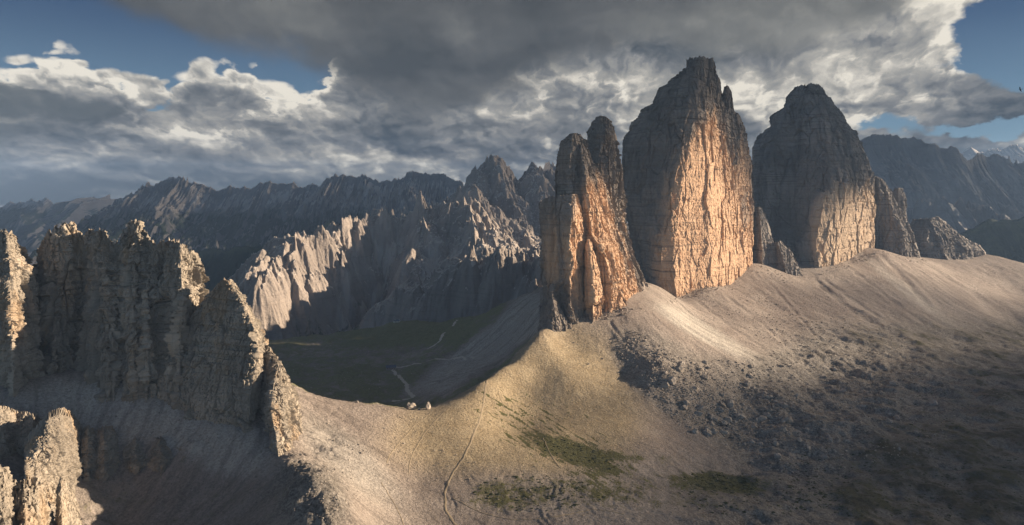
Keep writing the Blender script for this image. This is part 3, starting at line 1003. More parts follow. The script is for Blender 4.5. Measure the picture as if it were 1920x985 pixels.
def rock_disp(p, k, seed, ribs, cracks, blocks, beds, fine, calm=None, warp=10):
    """depth of joints, blocks and ledges; calm (0..1) marks smooth freshly broken walls"""
    x, y, z = p[..., 0] / k, p[..., 1] / k, p[..., 2] / k
    wx = fbm(x / 55, y / 55, z / 120, 4, .45, seed + 50) * warp
    wz = fbm(x / 60, y / 60, z / 90, 3, .5, seed + 60) * 7
    x2, y2 = x + wx, y - wx
    c = 1 if calm is None else 1 - calm
    v, e = facets(x2 / 36, y2 / 36, (z + wz) / 130, seed + 1, 1.6)
    d = ribs * v * (.35 + .65 * c) - cracks * c * np.exp(-(e / .03) ** 2)
    v, e = facets(x2 / 14, y2 / 14, (z + wz) / 32, seed + 2, 1.6)
    d = d + ribs * .55 * v * (.35 + .65 * c)
    cr = perlin(x2 / 46, y2 / 46, z / 500, seed + 3)
    d = d - cracks * c * np.exp(-(cr / .022) ** 2)
    v, e = facets(x2 / 6, y2 / 6, (z + wz) / 10, seed + 5, 1.4)
    d = d + blocks * .75 * v * (.12 + .88 * c)
    v, e = facets(x2 / 2.8, y2 / 2.8, (z + wz) / 3.6, seed + 15, 1.2)
    d = d + blocks * .32 * v * (.4 + .6 * c)
    # ledges: beds of uneven thickness that stick out by uneven amounts
    zb = (z + wz * .6) / 9.0 + 1.2 * perlin(z / 40, x / 400, y / 400, seed + 18)
    lay = np.floor(zb)
    f = zb - lay
    hl = _h(lay.astype(np.int64), np.zeros_like(lay, np.int64), np.zeros_like(lay, np.int64), seed).astype(np.float64) / 4294967295 - .5
    d = d + beds * 1.8 * hl * (.2 + .8 * c) + beds * 1.1 * (.3 - f) * (.15 + .85 * c) * np.clip(.3 + 2 * perlin(x / 26, y / 26, z / 20, seed + 8), 0, 1)
    d = d + fine * .6 * fbm(x / 4, y / 4, z / 6, 4, .65, seed + 9)
    return d * k


def loft(lines, back, top_back, nu=300, nv=300, k=1.0, seed=1, ribs=4.0, cracks=5.0, blocks=1.6, beds=1.3, fine=1.0, sink=40, jag=3.0, ochre=None, ease=0.6, calm=.95, calm0=0.0, warp=10):
    """a closed rock body through upright lines of (px, py, D), given from left to right, each from foot to top"""
    L = []
    for ln in lines:
        pts = [P(*q) for q in ln]
        foot = pts[0].copy()
        foot[2] -= sink
        L.append(resample([foot] + pts, nv))
    t = np.linspace(0, 1, nv)[:, None]
    dep = back + (top_back - back) * t ** ease
    front_n = len(L)
    B = []
    for a in L[::-1]:
        q = a.copy()
        s = (a[:, 1:2] + dep) / a[:, 1:2]
        q[:, 0:1] = a[:, 0:1] * s
        q[:, 1:2] = a[:, 1:2] * s
        B.append(q)
    hf = nu // 2
    nu = hf * 2

    def sample(R_, n):
        R_ = np.array(R_)
        cum = np.concatenate([[0], np.cumsum(np.linalg.norm(np.diff(R_[:, nv // 3], axis=0), axis=1) + 4)])
        uu = np.linspace(0, cum[-1], n)
        idx = np.clip(np.searchsorted(cum, uu, side='right') - 1, 0, len(R_) - 2)
        fr = (uu - cum[idx]) / (cum[idx + 1] - cum[idx])
        return np.stack([(R_[idx, :, a] * (1 - fr)[:, None] + R_[idx + 1, :, a] * fr[:, None]).T for a in range(3)], -1)
    g = np.concatenate([sample(L, hf), sample(L, hf)[:, ::-1]], axis=1)
    bk = g[:, hf:]
    sb = (bk[..., 1:2] + dep[:, None, :]) / bk[..., 1:2]
    bk[..., :2] *= sb
    # jagged top
    tt = np.linspace(0, 1, nv)[:, None]
    g[..., 2] += jag * (tt ** 6) * (ridged(g[..., 0] / (9 * k), g[..., 1] / (9 * k), 0, 3, .6, seed + 30) - .4) * 2
    du = np.roll(g, -1, 1) - np.roll(g, 1, 1)
    dv = np.gradient(g, axis=0)
    nrm = np.cross(du, dv)
    nrm /= np.linalg.norm(nrm, axis=-1, keepdims=True) + 1e-9
    cen = g.mean(axis=1, keepdims=True)
    if ((nrm * (g - cen)).sum(-1)).mean() < 0:
        nrm = -nrm
    for _ in range(3):
        nrm = (nrm + np.roll(nrm, 1, 1) + np.roll(nrm, -1, 1)) / 3
    nrm[..., 2] *= .5
    cm = None
    if ochre is not None:
        px, py = to_px(g[..., 0], g[..., 1], g[..., 2])
        cm = calm * np.maximum(calm0, ochre(px, py, g))
    d = rock_disp(g, k, seed, ribs, cracks, blocks, beds, fine, cm, warp)
    d = d * (1 - .45 * tt ** 5)
    g = g + nrm * d[..., None]
    verts = g.reshape(-1, 3)
    base_i = (nv - 1) * nu
    ii = np.arange(hf - 1)
    cap = np.stack([base_i + ii, base_i + ii + 1, base_i + nu - 2 - ii, base_i + nu - 1 - ii], -1)
    tris = None
    at = {}
    if ochre is not None:
        px, py = to_px(g[..., 0], g[..., 1], g[..., 2])
        at['ochre'] = ochre(px, py, g).ravel()
    else:
        at['ochre'] = np.zeros(len(verts))
    return verts, np.concatenate([grid_quads(nu, nv, True), cap]), tris, at


def rock(name, mat, lines, back, top_back, parent=None, **kw):
    v, q, t, at = loft(lines, back, top_back, **kw)
    me_ = mesh_np(name, v, q, mat, at, t)
    if parent is None:
        c = P(*lines[len(lines) // 2][0])
        me_.transform(__import__('mathutils').Matrix.Translation(-Vector(c)))
        return link(name, me_, loc=c)
    return link(name, me_, parent)


def och(lst, base=0.0):
    def f(px, py, g):
        s = np.full(px.shape, base)
        for (cx, cy, rx, ry, a) in lst:
            s = s + a * np.exp(-(((px - cx) / rx) ** 2 + ((py - cy) / ry) ** 2))
        return np.clip(s, 0, 1)
    return f


def towers():
    # --- the tallest tower
    t = empty('rock_tower', P(1300, 545, 1400))
    tag(t, 'tallest of the great rock towers, its broad right face glowing orange', 'rock tower', 'great rock towers')
    rock('tower_wall', M_TOWER, [
        [(1205, 560, 1540), (1185, 450, 1530), (1170, 380, 1530), (1166, 300, 1530), (1168, 262, 1530), (1179, 250, 1527), (1183, 236, 1525), (1196, 221, 1522), (1205, 206, 1520), (1216, 200, 1518), (1230, 191, 1516), (1233, 176, 1513), (1238, 165, 1510), (1250, 160, 1508), (1258, 148, 1507), (1274, 138, 1505), (1285, 130, 1502), (1290, 124, 1500), (1287, 116, 1500), (1292, 112, 1500)],
        [(1222, 555, 1430), (1210, 450, 1430), (1205, 350, 1435), (1215, 260, 1440), (1240, 205, 1450), (1270, 160, 1460), (1290, 130, 1465), (1302, 112, 1470)],
        [(1245, 557, 1350), (1240, 500, 1352), (1240, 430, 1360), (1262, 350, 1375), (1275, 300, 1385), (1284, 240, 1400), (1291, 195, 1415), (1300, 150, 1430), (1309, 110, 1445)],
        [(1262, 556, 1350), (1262, 480, 1360), (1275, 380, 1375), (1290, 290, 1392), (1300, 230, 1405), (1308, 160, 1430), (1314, 109, 1448)],
        [(1330, 538, 1414), (1330, 440, 1424), (1330, 330, 1437), (1322, 230, 1442), (1320, 150, 1452), (1322, 109, 1455)],
        [(1352, 530, 1452), (1352, 430, 1462), (1345, 330, 1472), (1332, 240, 1463), (1328, 150, 1464), (1328, 112, 1466)],
        [(1390, 512, 1532), (1388, 400, 1542), (1378, 300, 1533), (1358, 220, 1510), (1340, 150, 1488), (1334, 112, 1477)],
        [(1412, 502, 1602), (1412, 400, 1612), (1409, 310, 1602), (1401, 262, 1585), (1396, 240, 1574), (1386, 218, 1564), (1372, 204, 1555), (1356, 190, 1547), (1352, 165, 1536), (1351, 148, 1526), (1343, 140, 1519), (1341, 124, 1513), (1336, 114, 1508)]],
        150, 30, t, nu=1100, nv=560, seed=3, ribs=5.5, cracks=6.5, blocks=2.2, beds=1.8, fine=1.0, jag=6, calm0=.45,
        ochre=och([(1330, 440, 85, 120, 1.0), (1305, 330, 55, 70, .75), (1330, 250, 35, 60, .5), (1350, 500, 80, 50, .7), (1258, 520, 30, 80, .5), (1195, 480, 30, 90, .22), (1392, 300, 25, 70, .35)]))
    rock('pinnacle', M_TOWER, [
        [(1350, 260, 1545), (1352, 200, 1545), (1355, 175, 1545), (1359, 163, 1545)],
        [(1362, 260, 1530), (1362, 200, 1532), (1363, 175, 1535), (1363, 160, 1538)],
        [(1384, 260, 1545), (1378, 215, 1545), (1374, 190, 1545), (1372, 172, 1545), (1367, 162, 1545)]], 30, 12, t, nu=120, nv=150, seed=8, ribs=2, cracks=2, sink=60, jag=1)
    # --- the right tower
    t = empty('rock_tower', P(1530, 515, 1750))
    tag(t, 'rounded rock tower right of the tallest, dark top over a pale lit lower face', 'rock tower', 'great rock towers')
    rock('tower_wall', M_TOWER2, [
        [(1420, 480, 1950), (1412, 400, 1950), (1410, 275, 1950), (1425, 250, 1945), (1446, 235, 1940), (1450, 212, 1935), (1470, 203, 1930), (1474, 182, 1925), (1490, 166, 1920), (1502, 163, 1915)],
        [(1455, 490, 1830), (1440, 400, 1840), (1440, 320, 1850), (1455, 260, 1860), (1472, 215, 1870), (1485, 185, 1880), (1505, 162, 1885)],
        [(1488, 500, 1815), (1482, 420, 1835), (1480, 340, 1850), (1482, 260, 1862), (1490, 200, 1875), (1512, 161, 1885)],
        [(1512, 508, 1760), (1512, 420, 1775), (1514, 330, 1800), (1508, 250, 1830), (1510, 190, 1850), (1517, 159, 1870)],
        [(1532, 512, 1730), (1531, 450, 1735), (1541, 400, 1745), (1553, 345, 1760), (1555, 310, 1770), (1550, 250, 1795), (1538, 195, 1830), (1523, 159, 1860)],
        [(1560, 505, 1760), (1570, 420, 1770), (1585, 345, 1785), (1580, 290, 1800), (1565, 230, 1825), (1545, 185, 1850), (1527, 160, 1865)],
        [(1600, 492, 1840), (1605, 400, 1850), (1605, 330, 1860), (1595, 270, 1870), (1575, 225, 1875), (1550, 185, 1880), (1531, 161, 1885)],
        [(1640, 470, 1930), (1640, 400, 1940), (1637, 330, 1940), (1625, 290, 1940), (1606, 250, 1935), (1585, 225, 1930), (1578, 212, 1930), (1563, 192, 1925), (1548, 178, 1920), (1536, 162, 1915)]],
        180, 45, t, nu=1000, nv=480, k=1.15, seed=13, ribs=5.5, cracks=6.5, blocks=2.0, beds=2.0, fine=.9, jag=6, calm0=.35,
        ochre=och([(1595, 425, 70, 80, .9), (1555, 450, 35, 80, .6), (1620, 440, 40, 70, .5), (1560, 250, 20, 30, .15), (1460, 420, 30, 60, .15)]))
    for (w_, lab, lns, sd) in [
        (M_TOWER2, 'low grey buttress leaning in the gap between the two big towers',
         [[(1405, 500, 1675), (1408, 450, 1675), (1410, 400, 1675), (1418, 392, 1675)], [(1428, 500, 1635), (1428, 450, 1640), (1425, 410, 1645), (1422, 390, 1655)], [(1462, 505, 1675), (1450, 460, 1675), (1440, 420, 1675), (1428, 393, 1675)]], 17),
        (M_TOWER2, 'small rock rib at the foot of the rounded right tower',
         [[(1446, 510, 1680), (1448, 480, 1680), (1452, 458, 1680)], [(1475, 515, 1640), (1468, 485, 1645), (1458, 455, 1655)], [(1508, 520, 1670), (1495, 500, 1670), (1480, 470, 1670), (1464, 456, 1670)]], 18),
        (M_TOWER2, 'slanting rock buttress against the right side of the rounded tower',
         [[(1636, 470, 1990), (1637, 400, 1990), (1639, 332, 1990)], [(1665, 478, 1960), (1660, 420, 1965), (1650, 370, 1970), (1643, 333, 1980)], [(1700, 484, 1955), (1695, 445, 1960), (1680, 400, 1970), (1660, 350, 1980), (1648, 334, 1985)],
          [(1726, 484, 2010), (1712, 440, 2010), (1692, 397, 2010), (1668, 358, 2010), (1653, 337, 2010)]], 19),
        (M_TOWER2, 'stubby rock pinnacle behind the slanting buttress on the far right',
         [[(1668, 470, 2080), (1670, 400, 2080), (1672, 362, 2080), (1678, 355, 2080)], [(1690, 470, 2050), (1688, 400, 2055), (1684, 353, 2060)], [(1722, 480, 2080), (1704, 440, 2080), (1699, 395, 2080), (1697, 366, 2080), (1691, 356, 2080)]], 20),
        (M_TOWER2, 'long low brown rock ridge tailing off right of the towers',
         [[(1700, 470, 2200), (1702, 430, 2200), (1712, 413, 2200)], [(1738, 485, 2120), (1740, 440, 2140), (1742, 410, 2170)], [(1762, 488, 2100), (1760, 450, 2140), (1758, 408, 2180)], [(1790, 490, 2130), (1785, 455, 2150), (1780, 424, 2190)], [(1815, 492, 2160), (1812, 466, 2170), (1806, 446, 2200)],
          [(1850, 490, 2230), (1848, 475, 2230), (1838, 462, 2240)]], 22)]:
        o = rock('rock_buttress' if 'ridge' not in lab else 'rock_ridge', w_, lns, 60, 18, nu=220, nv=180, seed=sd, ribs=4, cracks=3, jag=4, ochre=och([(1425, 470, 20, 60, .45)]))
        tag(o, lab, 'rock buttress' if 'ridge' not in lab else 'rock ridge')
    # --- the cluster of thin spires on the left
    t = empty('rock_tower', P(1110, 590, 1050))
    tag(t, 'cluster of thin rock spires at the end of the saddle, left of the tallest tower', 'rock tower', 'great rock towers')
    oc = och([(1085, 480, 40, 110, .68), (1030, 480, 30, 110, .46), (1120, 380, 32, 90, .56), (1180, 570, 60, 40, .55), (1110, 540, 25, 60, .45), (1160, 480, 42, 80, .52)])
    kw = dict(k=0.72, ribs=5.5, cracks=6.5, blocks=2.4, beds=1.8, fine=1.2, ochre=oc, calm=.6)
    rock('spire', M_TOWER, [
        [(1100, 560, 1180), (1103, 400, 1180), (1103, 300, 1180), (1103, 250, 1180), (1110, 230, 1178), (1118, 222, 1176)],
        [(1128, 560, 1150), (1125, 400, 1150), (1122, 300, 1152), (1122, 240, 1156), (1126, 219, 1162)],
        [(1160, 560, 1150), (1148, 400, 1152), (1143, 300, 1155), (1138, 250, 1160), (1134, 219, 1165)],
        [(1200, 560, 1200), (1190, 500, 1200), (1184, 470, 1200), (1170, 410, 1200), (1166, 370, 1200), (1161, 300, 1195), (1156, 260, 1190), (1150, 236, 1185), (1141, 222, 1180)]],
        60, 18, t, nu=460, nv=400, seed=23, jag=2, **kw)
    rock('spire', M_TOWER, [
        [(1043, 590, 1085), (1043, 400, 1085), (1042, 330, 1085), (1048, 290, 1084), (1051, 268, 1083), (1062, 257, 1082), (1070, 253, 1080)],
        [(1072, 590, 1050), (1070, 400, 1050), (1068, 320, 1052), (1070, 280, 1056), (1075, 251, 1064)],
        [(1100, 590, 1080), (1102, 400, 1080), (1103, 320, 1080), (1101, 285, 1080), (1097, 265, 1080), (1086, 253, 1080)]],
        50, 16, t, nu=420, nv=360, seed=24, jag=2.5, **kw)
    rock('spire', M_TOWER, [
        [(1084, 590, 1061), (1084, 450, 1061), (1082, 350, 1064), (1082, 295, 1068), (1086, 274, 1072)],
        [(1098, 592, 1038), (1098, 450, 1041), (1094, 350, 1048), (1091, 300, 1056), (1089, 272, 1066)],
        [(1150, 590, 1026), (1148, 540, 1026), (1136, 480, 1028), (1110, 440, 1032), (1102, 380, 1040), (1098, 320, 1052), (1092, 273, 1068)],
        [(1180, 582, 1061), (1168, 520, 1064), (1150, 460, 1066), (1130, 400, 1068), (1115, 340, 1071), (1094, 274, 1076)],
        [(1217, 562, 1146), (1204, 520, 1151), (1190, 490, 1151), (1160, 420, 1146), (1146, 380, 1141), (1131, 335, 1126), (1111, 312, 1116), (1097, 278, 1096)]],
        50, 14, t, nu=760, nv=420, seed=25, jag=3, **kw)
    rock('rock_block', M_TOWER, [
        [(1019, 592, 1049), (1018, 520, 1049), (1015, 450, 1049), (1012, 382, 1049), (1022, 374, 1049)],
        [(1046, 592, 1014), (1045, 480, 1014), (1042, 400, 1019), (1040, 369, 1026)],
        [(1070, 594, 992), (1068, 500, 994), (1068, 450, 998), (1074, 400, 1006), (1073, 366, 1018)],
        [(1080, 592, 999), (1078, 500, 1004), (1078, 440, 1010), (1079, 400, 1016), (1076, 366, 1024)],
        [(1099, 590, 1044), (1098, 500, 1048), (1097, 430, 1050), (1090, 395, 1050), (1080, 368, 1050)]],
        45, 22, t, nu=520, nv=340, seed=26, jag=2, **kw)
    rock('pillar', M_TOWER, [
        [(1096, 592, 1024), (1097, 520, 1024), (1098, 462, 1028), (1101, 452, 1030)],
        [(1112, 592, 1004), (1110, 520, 1006), (1106, 480, 1012), (1103, 450, 1022)],
        [(1128, 592, 1018), (1126, 540, 1020), (1118, 500, 1022), (1112, 470, 1026), (1106, 451, 1028)]],
        25, 8, t, nu=140, nv=180, seed=27, jag=1, sink=20, **kw)
    o = rock('rock_pinnacle', M_TOWER, [
        [(1008, 618, 990), (1022, 588, 994), (1029, 560, 996), (1032, 536, 998)], [(1036, 618, 972), (1037, 585, 980), (1035, 534, 992)], [(1072, 612, 990), (1056, 590, 992), (1043, 560, 995), (1037, 535, 998)]],
        14, 4, nu=110, nv=120, k=.4, seed=28, ribs=4, cracks=4, blocks=2.2, beds=2, jag=2, sink=15)
    tag(o, 'little jagged pinnacle at the left foot of the spire cluster', 'rock pinnacle')


towers()


def crags():
    # --- far left tower, cut by the frame
    t = rock('rock_crag', M_CRAG, [
        [(-60, 700, 700), (-50, 600, 710), (-40, 500, 715), (-20, 445, 720)],
        [(-10, 700, 665), (-8, 600, 675), (-2, 500, 685), (4, 437, 700)],
        [(25, 700, 650), (22, 600, 660), (18, 500, 676), (13, 437, 698)],
        [(75, 690, 690), (72, 620, 700), (64, 545, 712), (64, 515, 714), (50, 490, 714), (35, 468, 712), (22, 446, 710)]],
        70, 14, nu=480, nv=340, k=.6, seed=31, ribs=5, cracks=6, blocks=2.6, beds=3.0, jag=4, warp=5)
    tag(t, 'sunlit crag cut by the left edge, west of the pinnacled wall', 'crag')
    # --- the pinnacled wall
    t = rock('rock_crag', M_CRAG, [
        [(58, 700, 731), (62, 620, 737), (66, 540, 749), (70, 500, 748)],
        [(75, 705, 714), (76, 640, 720), (72, 540, 741), (73, 478, 745)],
        [(95, 706, 696), (98, 640, 703), (96, 540, 726), (91, 470, 738), (92, 442, 742)],
        [(115, 706, 702), (118, 640, 710), (112, 540, 726), (108, 432, 738)],
        [(132, 704, 714), (136, 640, 721), (134, 540, 731), (126, 428, 738)],
        [(146, 700, 725), (148, 640, 730), (146, 540, 741), (141, 432, 744), (140, 430, 746)],
        [(155, 700, 722), (158, 640, 728), (156, 540, 742), (154, 456, 750)],
        [(168, 706, 696), (166, 640, 709), (164, 540, 735), (164, 441, 745)],
        [(184, 714, 680), (180, 640, 694), (178, 560, 718), (176, 440, 742)],
        [(200, 718, 674), (196, 640, 687), (193, 560, 710), (194, 441, 742)],
        [(214, 718, 680), (212, 640, 691), (210, 560, 715), (208, 462, 748)],
        [(226, 712, 694), (226, 640, 703), (224, 560, 719), (224, 464, 748)],
        [(238, 708, 685), (238, 640, 694), (237, 560, 710), (236, 500, 725), (235, 455, 738), (237, 436, 742)],
        [(250, 714, 680), (250, 640, 691), (250, 560, 708), (250, 480, 728), (250, 440, 738), (249, 424, 742)],
        [(262, 718, 690), (262, 640, 698), (264, 560, 715), (266, 470, 732), (262, 436, 740), (257, 422, 743)],
        [(272, 720, 680), (274, 640, 689), (276, 560, 705), (276, 500, 725), (272, 458, 740), (268, 436, 744)],
        [(286, 722, 687), (288, 640, 696), (290, 560, 708), (292, 471, 732)],
        [(300, 724, 696), (304, 640, 705), (306, 560, 715), (304, 462, 734)],
        [(316, 726, 690), (320, 640, 696), (322, 560, 705), (320, 459, 730)],
        [(334, 728, 680), (338, 640, 684), (342, 560, 694), (338, 462, 722)],
        [(345, 728, 696), (352, 640, 703), (356, 560, 715), (350, 472, 730)],
        [(360, 728, 725), (366, 640, 728), (370, 560, 735), (358, 482, 740)],
        [(380, 720, 756), (380, 640, 755), (380, 550, 756), (372, 505, 750), (366, 486, 752)]],
        85, 16, nu=1500, nv=440, k=.62, seed=33, ribs=6.5, cracks=9.0, blocks=2.8, beds=3.2, fine=1.2, jag=7, warp=5)
    tag(t, 'broad jagged wall of pinnacles on the left, sun catching only its tips', 'crag')
    # --- pyramid peak with the sunlit ridge falling to the saddle
    t = empty('rock_peak', P(430, 780, 670))
    tag(t, 'pyramid shaped peak with a sunlit edge, between the jagged wall and the saddle', 'rock peak')
    rock('peak_wall', M_CRAG, [
        [(285, 728, 700), (320, 665, 702), (350, 610, 705), (385, 562, 708), (410, 537, 710)],
        [(340, 750, 672), (355, 690, 678), (375, 630, 686), (398, 575, 695), (416, 530, 704)],
        [(400, 778, 655), (408, 700, 662), (415, 640, 672), (420, 580, 685), (421, 527, 700)],
        [(440, 790, 648), (446, 720, 655), (450, 660, 662), (447, 600, 674), (438, 560, 685), (426, 530, 699)],
        [(467, 794, 645), (469, 745, 648), (478, 700, 652), (484, 660, 657), (478, 620, 664), (466, 590, 674), (448, 556, 686), (430, 532, 700)],
        [(492, 790, 690), (494, 745, 698), (500, 700, 702), (494, 652, 706), (484, 628, 708), (474, 598, 710), (456, 566, 712), (437, 536, 712)]],
        60, 12, t, nu=860, nv=420, k=.55, seed=35, ribs=4.0, cracks=5.0, blocks=2.2, beds=3.4, jag=3, warp=5)
    rock('sunlit_ridge', M_CRAG, [
        [(478, 800, 690), (482, 740, 690), (488, 690, 692), (494, 655, 696), (500, 652, 700)],
        [(505, 830, 640), (502, 760, 650), (506, 710, 660), (512, 685, 672), (508, 662, 690)],
        [(525, 884, 592), (518, 820, 612), (508, 770, 630), (514, 715, 652), (522, 688, 670), (518, 676, 682)],
        [(545, 868, 610), (535, 800, 632), (530, 750, 648), (528, 710, 664), (524, 684, 680)],
        [(566, 845, 655), (562, 800, 670), (556, 768, 685), (547, 738, 700), (538, 712, 705), (528, 690, 705)]],
        50, 10, t, nu=600, nv=360, k=.5, seed=36, ribs=4.5, cracks=5.0, blocks=2.6, beds=2.6, jag=3, warp=5)
    # --- foreground crags at the bottom left
    o = rock('rock_crag', M_CRAG, [
        [(-90, 1100, 280), (-80, 960, 290), (-60, 880, 300)], [(-30, 1130, 262), (-25, 980, 276), (-10, 884, 298)], [(10, 1130, 268), (8, 980, 282), (8, 892, 300)], [(34, 1110, 285), (30, 990, 294), (20, 917, 303)],
        [(48, 1110, 278), (48, 990, 290), (46, 915, 303)], [(72, 1110, 292), (72, 1000, 300), (68, 922, 306)], [(112, 1110, 322), (104, 1020, 322), (92, 970, 320), (78, 932, 316)]],
        30, 5, nu=760, nv=380, k=.22, seed=41, ribs=7, cracks=6, blocks=3.2, beds=1.4, jag=2.5, sink=110)
    tag(o, 'sunlit rough crag in the bottom left corner, closest of all', 'crag')
    o = rock('rock_pinnacle', M_CRAG, [
        [(104, 1090, 322), (106, 980, 326), (108, 930, 329), (112, 905, 331)], [(118, 1100, 312), (116, 990, 319), (115, 930, 326), (115, 901, 331)], [(160, 1090, 345), (152, 990, 343), (138, 935, 338), (121, 908, 333)]],
        15, 3, nu=380, nv=300, k=.2, seed=42, ribs=6, cracks=4, blocks=3.0, jag=1.5, sink=110)
    tag(o, 'sharp sunlit pinnacle just right of the bottom left corner crag', 'rock pinnacle')

    def outcrop(label, tops, seed, lift, back=18, nu=300, nv=150, **kw):
        """tops: (px, py of the foot, py of the top, metres nearer than the slope) from left to right, standing on the ground there"""
        lns = []
        for px_, pf, pt, near in tops:
            D_ = ground_hit(px_, pf)[1] - near
            D2 = D_ + lift
            lns.append([(px_, pf, D_), (px_ + 1, pf * .45 + pt * .55, D_ + lift * .45), (px_, pt, D2)])
        o_ = rock('rock_outcrop', M_CRAG, lns, back, back * .5, nu=nu, nv=nv, k=.32, seed=seed, ribs=5, cracks=5, blocks=3.4, beds=2.6, jag=1.5, warp=6, sink=25, **kw)
        tag(o_, label, 'rock outcrop')
    outcrop('rounded sunlit rock knob above the bottom left pinnacle', [(48, 890, 840, 62), (72, 900, 808, 56), (92, 908, 786, 46), (112, 915, 778, 34), (132, 910, 784, 20), (148, 900, 808, 4), (160, 890, 850, -16)], 43, 46, 34, 420, 220)
    outcrop('pair of sunlit rock ribs on the dark scree, right of the rounded knob', [(150, 866, 822, 12), (164, 884, 806, 10), (178, 884, 818, 4), (194, 890, 808, 8), (214, 884, 808, 2), (234, 862, 826, -10)], 44, 34, 22)
    outcrop('broken low band of outcrops on the dark scree, below the jagged wall', [(232, 862, 834, 6), (254, 878, 826, 8), (276, 868, 838, 2), (300, 880, 824, 6), (324, 866, 836, 0), (346, 864, 826, 0), (372, 850, 836, -8)], 45, 28, 16)
    outcrop('layered dark rock step left of the rounded knob', [(-40, 840, 770, 4), (0, 850, 768, 10), (30, 840, 775, 6), (62, 850, 782, 9), (84, 840, 800, 0)], 47, 16, 16)
    o = rock('rock_pinnacle', M_CRAG, [
        [(614, 1010, 520), (619, 975, 520), (622, 960, 520)], [(625, 1012, 512), (625, 980, 514), (625, 957, 518)], [(640, 1010, 520), (633, 980, 520), (628, 959, 520)]], 8, 2, nu=80, nv=90, k=.2, seed=46, ribs=4, jag=2, sink=10)
    tag(o, 'tiny sunlit rock needle at the bottom edge, on the dark hump', 'rock pinnacle')


crags()


# ---------------------------------------------------------------- boulders
rng = random.Random(4)


def boulder_mesh(sd, kind=0):
    r = random.Random(sd)
    bm_ = bmesh.new()
    for _ in range(26 if kind == 0 else 16):
        v = Vector((r.gauss(0, 1), r.gauss(0, 1), r.gauss(0, 1)))
        v.normalize()
        m_ = max(abs(v.x), abs(v.y), abs(v.z))
        v = v * (.55 + .45 / m_) * r.uniform(.42, .58)                # between a ball and a block
        bm_.verts.new((v.x, v.y * r.uniform(.8, 1), v.z * .8))
    res = bmesh.ops.convex_hull(bm_, input=bm_.verts)
    bmesh.ops.delete(bm_, geom=[q for q in res['geom_interior'] if isinstance(q, bmesh.types.BMVert)], context='VERTS')
    if kind == 0:
        bmesh.ops.subdivide_edges(bm_, edges=bm_.edges[:], cuts=2, use_grid_fill=True)
        for v in bm_.verts:
            c = np.array(v.co)[:, None] * 4 + sd * 3.1
            v.co += v.co.normalized() * float(fbm(c[0], c[1], c[2], 3, .5, sd)[0]) * .09
    me_ = bpy.data.meshes.new('boulder')
    bm_.to_mesh(me_)
    bm_.free()
    me_.materials.append(M_BOULD)
    return me_


BM = [boulder_mesh(100 + i) for i in range(12)]


def put_boulder(src, x, y, w, h=None, rz=None, sinkf=.28):
    o = src.copy()
    COL.objects.link(o)
    z = float(gz(np.array([x]), np.array([y]))[0])
    h = h or w * rng.uniform(.55, .85)
    o.location = (x, y, z + h * (.4 - sinkf))
    o.rotation_euler = (rng.uniform(-.25, .25), rng.uniform(-.25, .25), rng.uniform(0, 6.28) if rz is None else rz)
    o.scale = (w, w * rng.uniform(.7, 1.0), h * 1.25)
    return o


BSRC = [bpy.data.objects.new('boulder', m_) for m_ in BM]


def crest_boulder(px, D, w, h, i, label, rz=.5):
    o = put_boulder(BSRC[i], (px - 960) / F * D, D, w, h, rz, .05)
    o.rotation_euler = (0.05, -.06, rz)
    tag(o, label, 'boulder')


def crestD(px):
    return float(np.interp(px, crest_x, crest_d))


crest_boulder(771, crestD(771) - 2, 11.5, 10.5, 0, 'largest pale block standing on the saddle crest')
crest_boulder(803, crestD(803) - 8, 7.5, 8.5, 1, 'square pale block on the saddle, right of the largest one', 1.1)
crest_boulder(669, crestD(669) - 1, 3.6, 2.8, 3, 'low pale boulder on the left half of the saddle crest')
crest_boulder(786, crestD(786) - 4, 3, 2.4, 4, 'small boulder between the two big blocks on the saddle')

BIG = []           # (px, py, size) drawn at random inside the fields where the photograph shows them
def in_field(fields, n, lo, hi, power):
    out = []
    tot = sum(f[5] for f in fields)
    while len(out) < n:
        q = rng.uniform(0, tot)
        for f in fields:
            q -= f[5]
            if q <= 0:
                break
        cx, cy, rx, ry, rot, _ = f
        r_ = math.sqrt(rng.random()); a_ = rng.uniform(0, 6.283)
        u, v = r_ * math.cos(a_) * rx, r_ * math.sin(a_) * ry
        c, s_ = math.cos(math.radians(rot)), math.sin(math.radians(rot))
        px, py = cx + u * c - v * s_, cy + u * s_ + v * c
        if not (-10 < px < 1930 and 400 < py < 990):
            continue
        out.append((px, py, lo + (hi - lo) * rng.random() ** power))
    return out


RUB = [(1215, 680, 75, 40, 40, 1.4), (1290, 740, 110, 55, 40, 3.0), (1390, 760, 130, 75, 20, 3.4), (1520, 730, 140, 70, 10, 1.6), (1480, 840, 130, 50, 10, 1.0), (1640, 790, 150, 80, 0, .8)]
def ok_spot(p_):
    return p_[1] < 2400


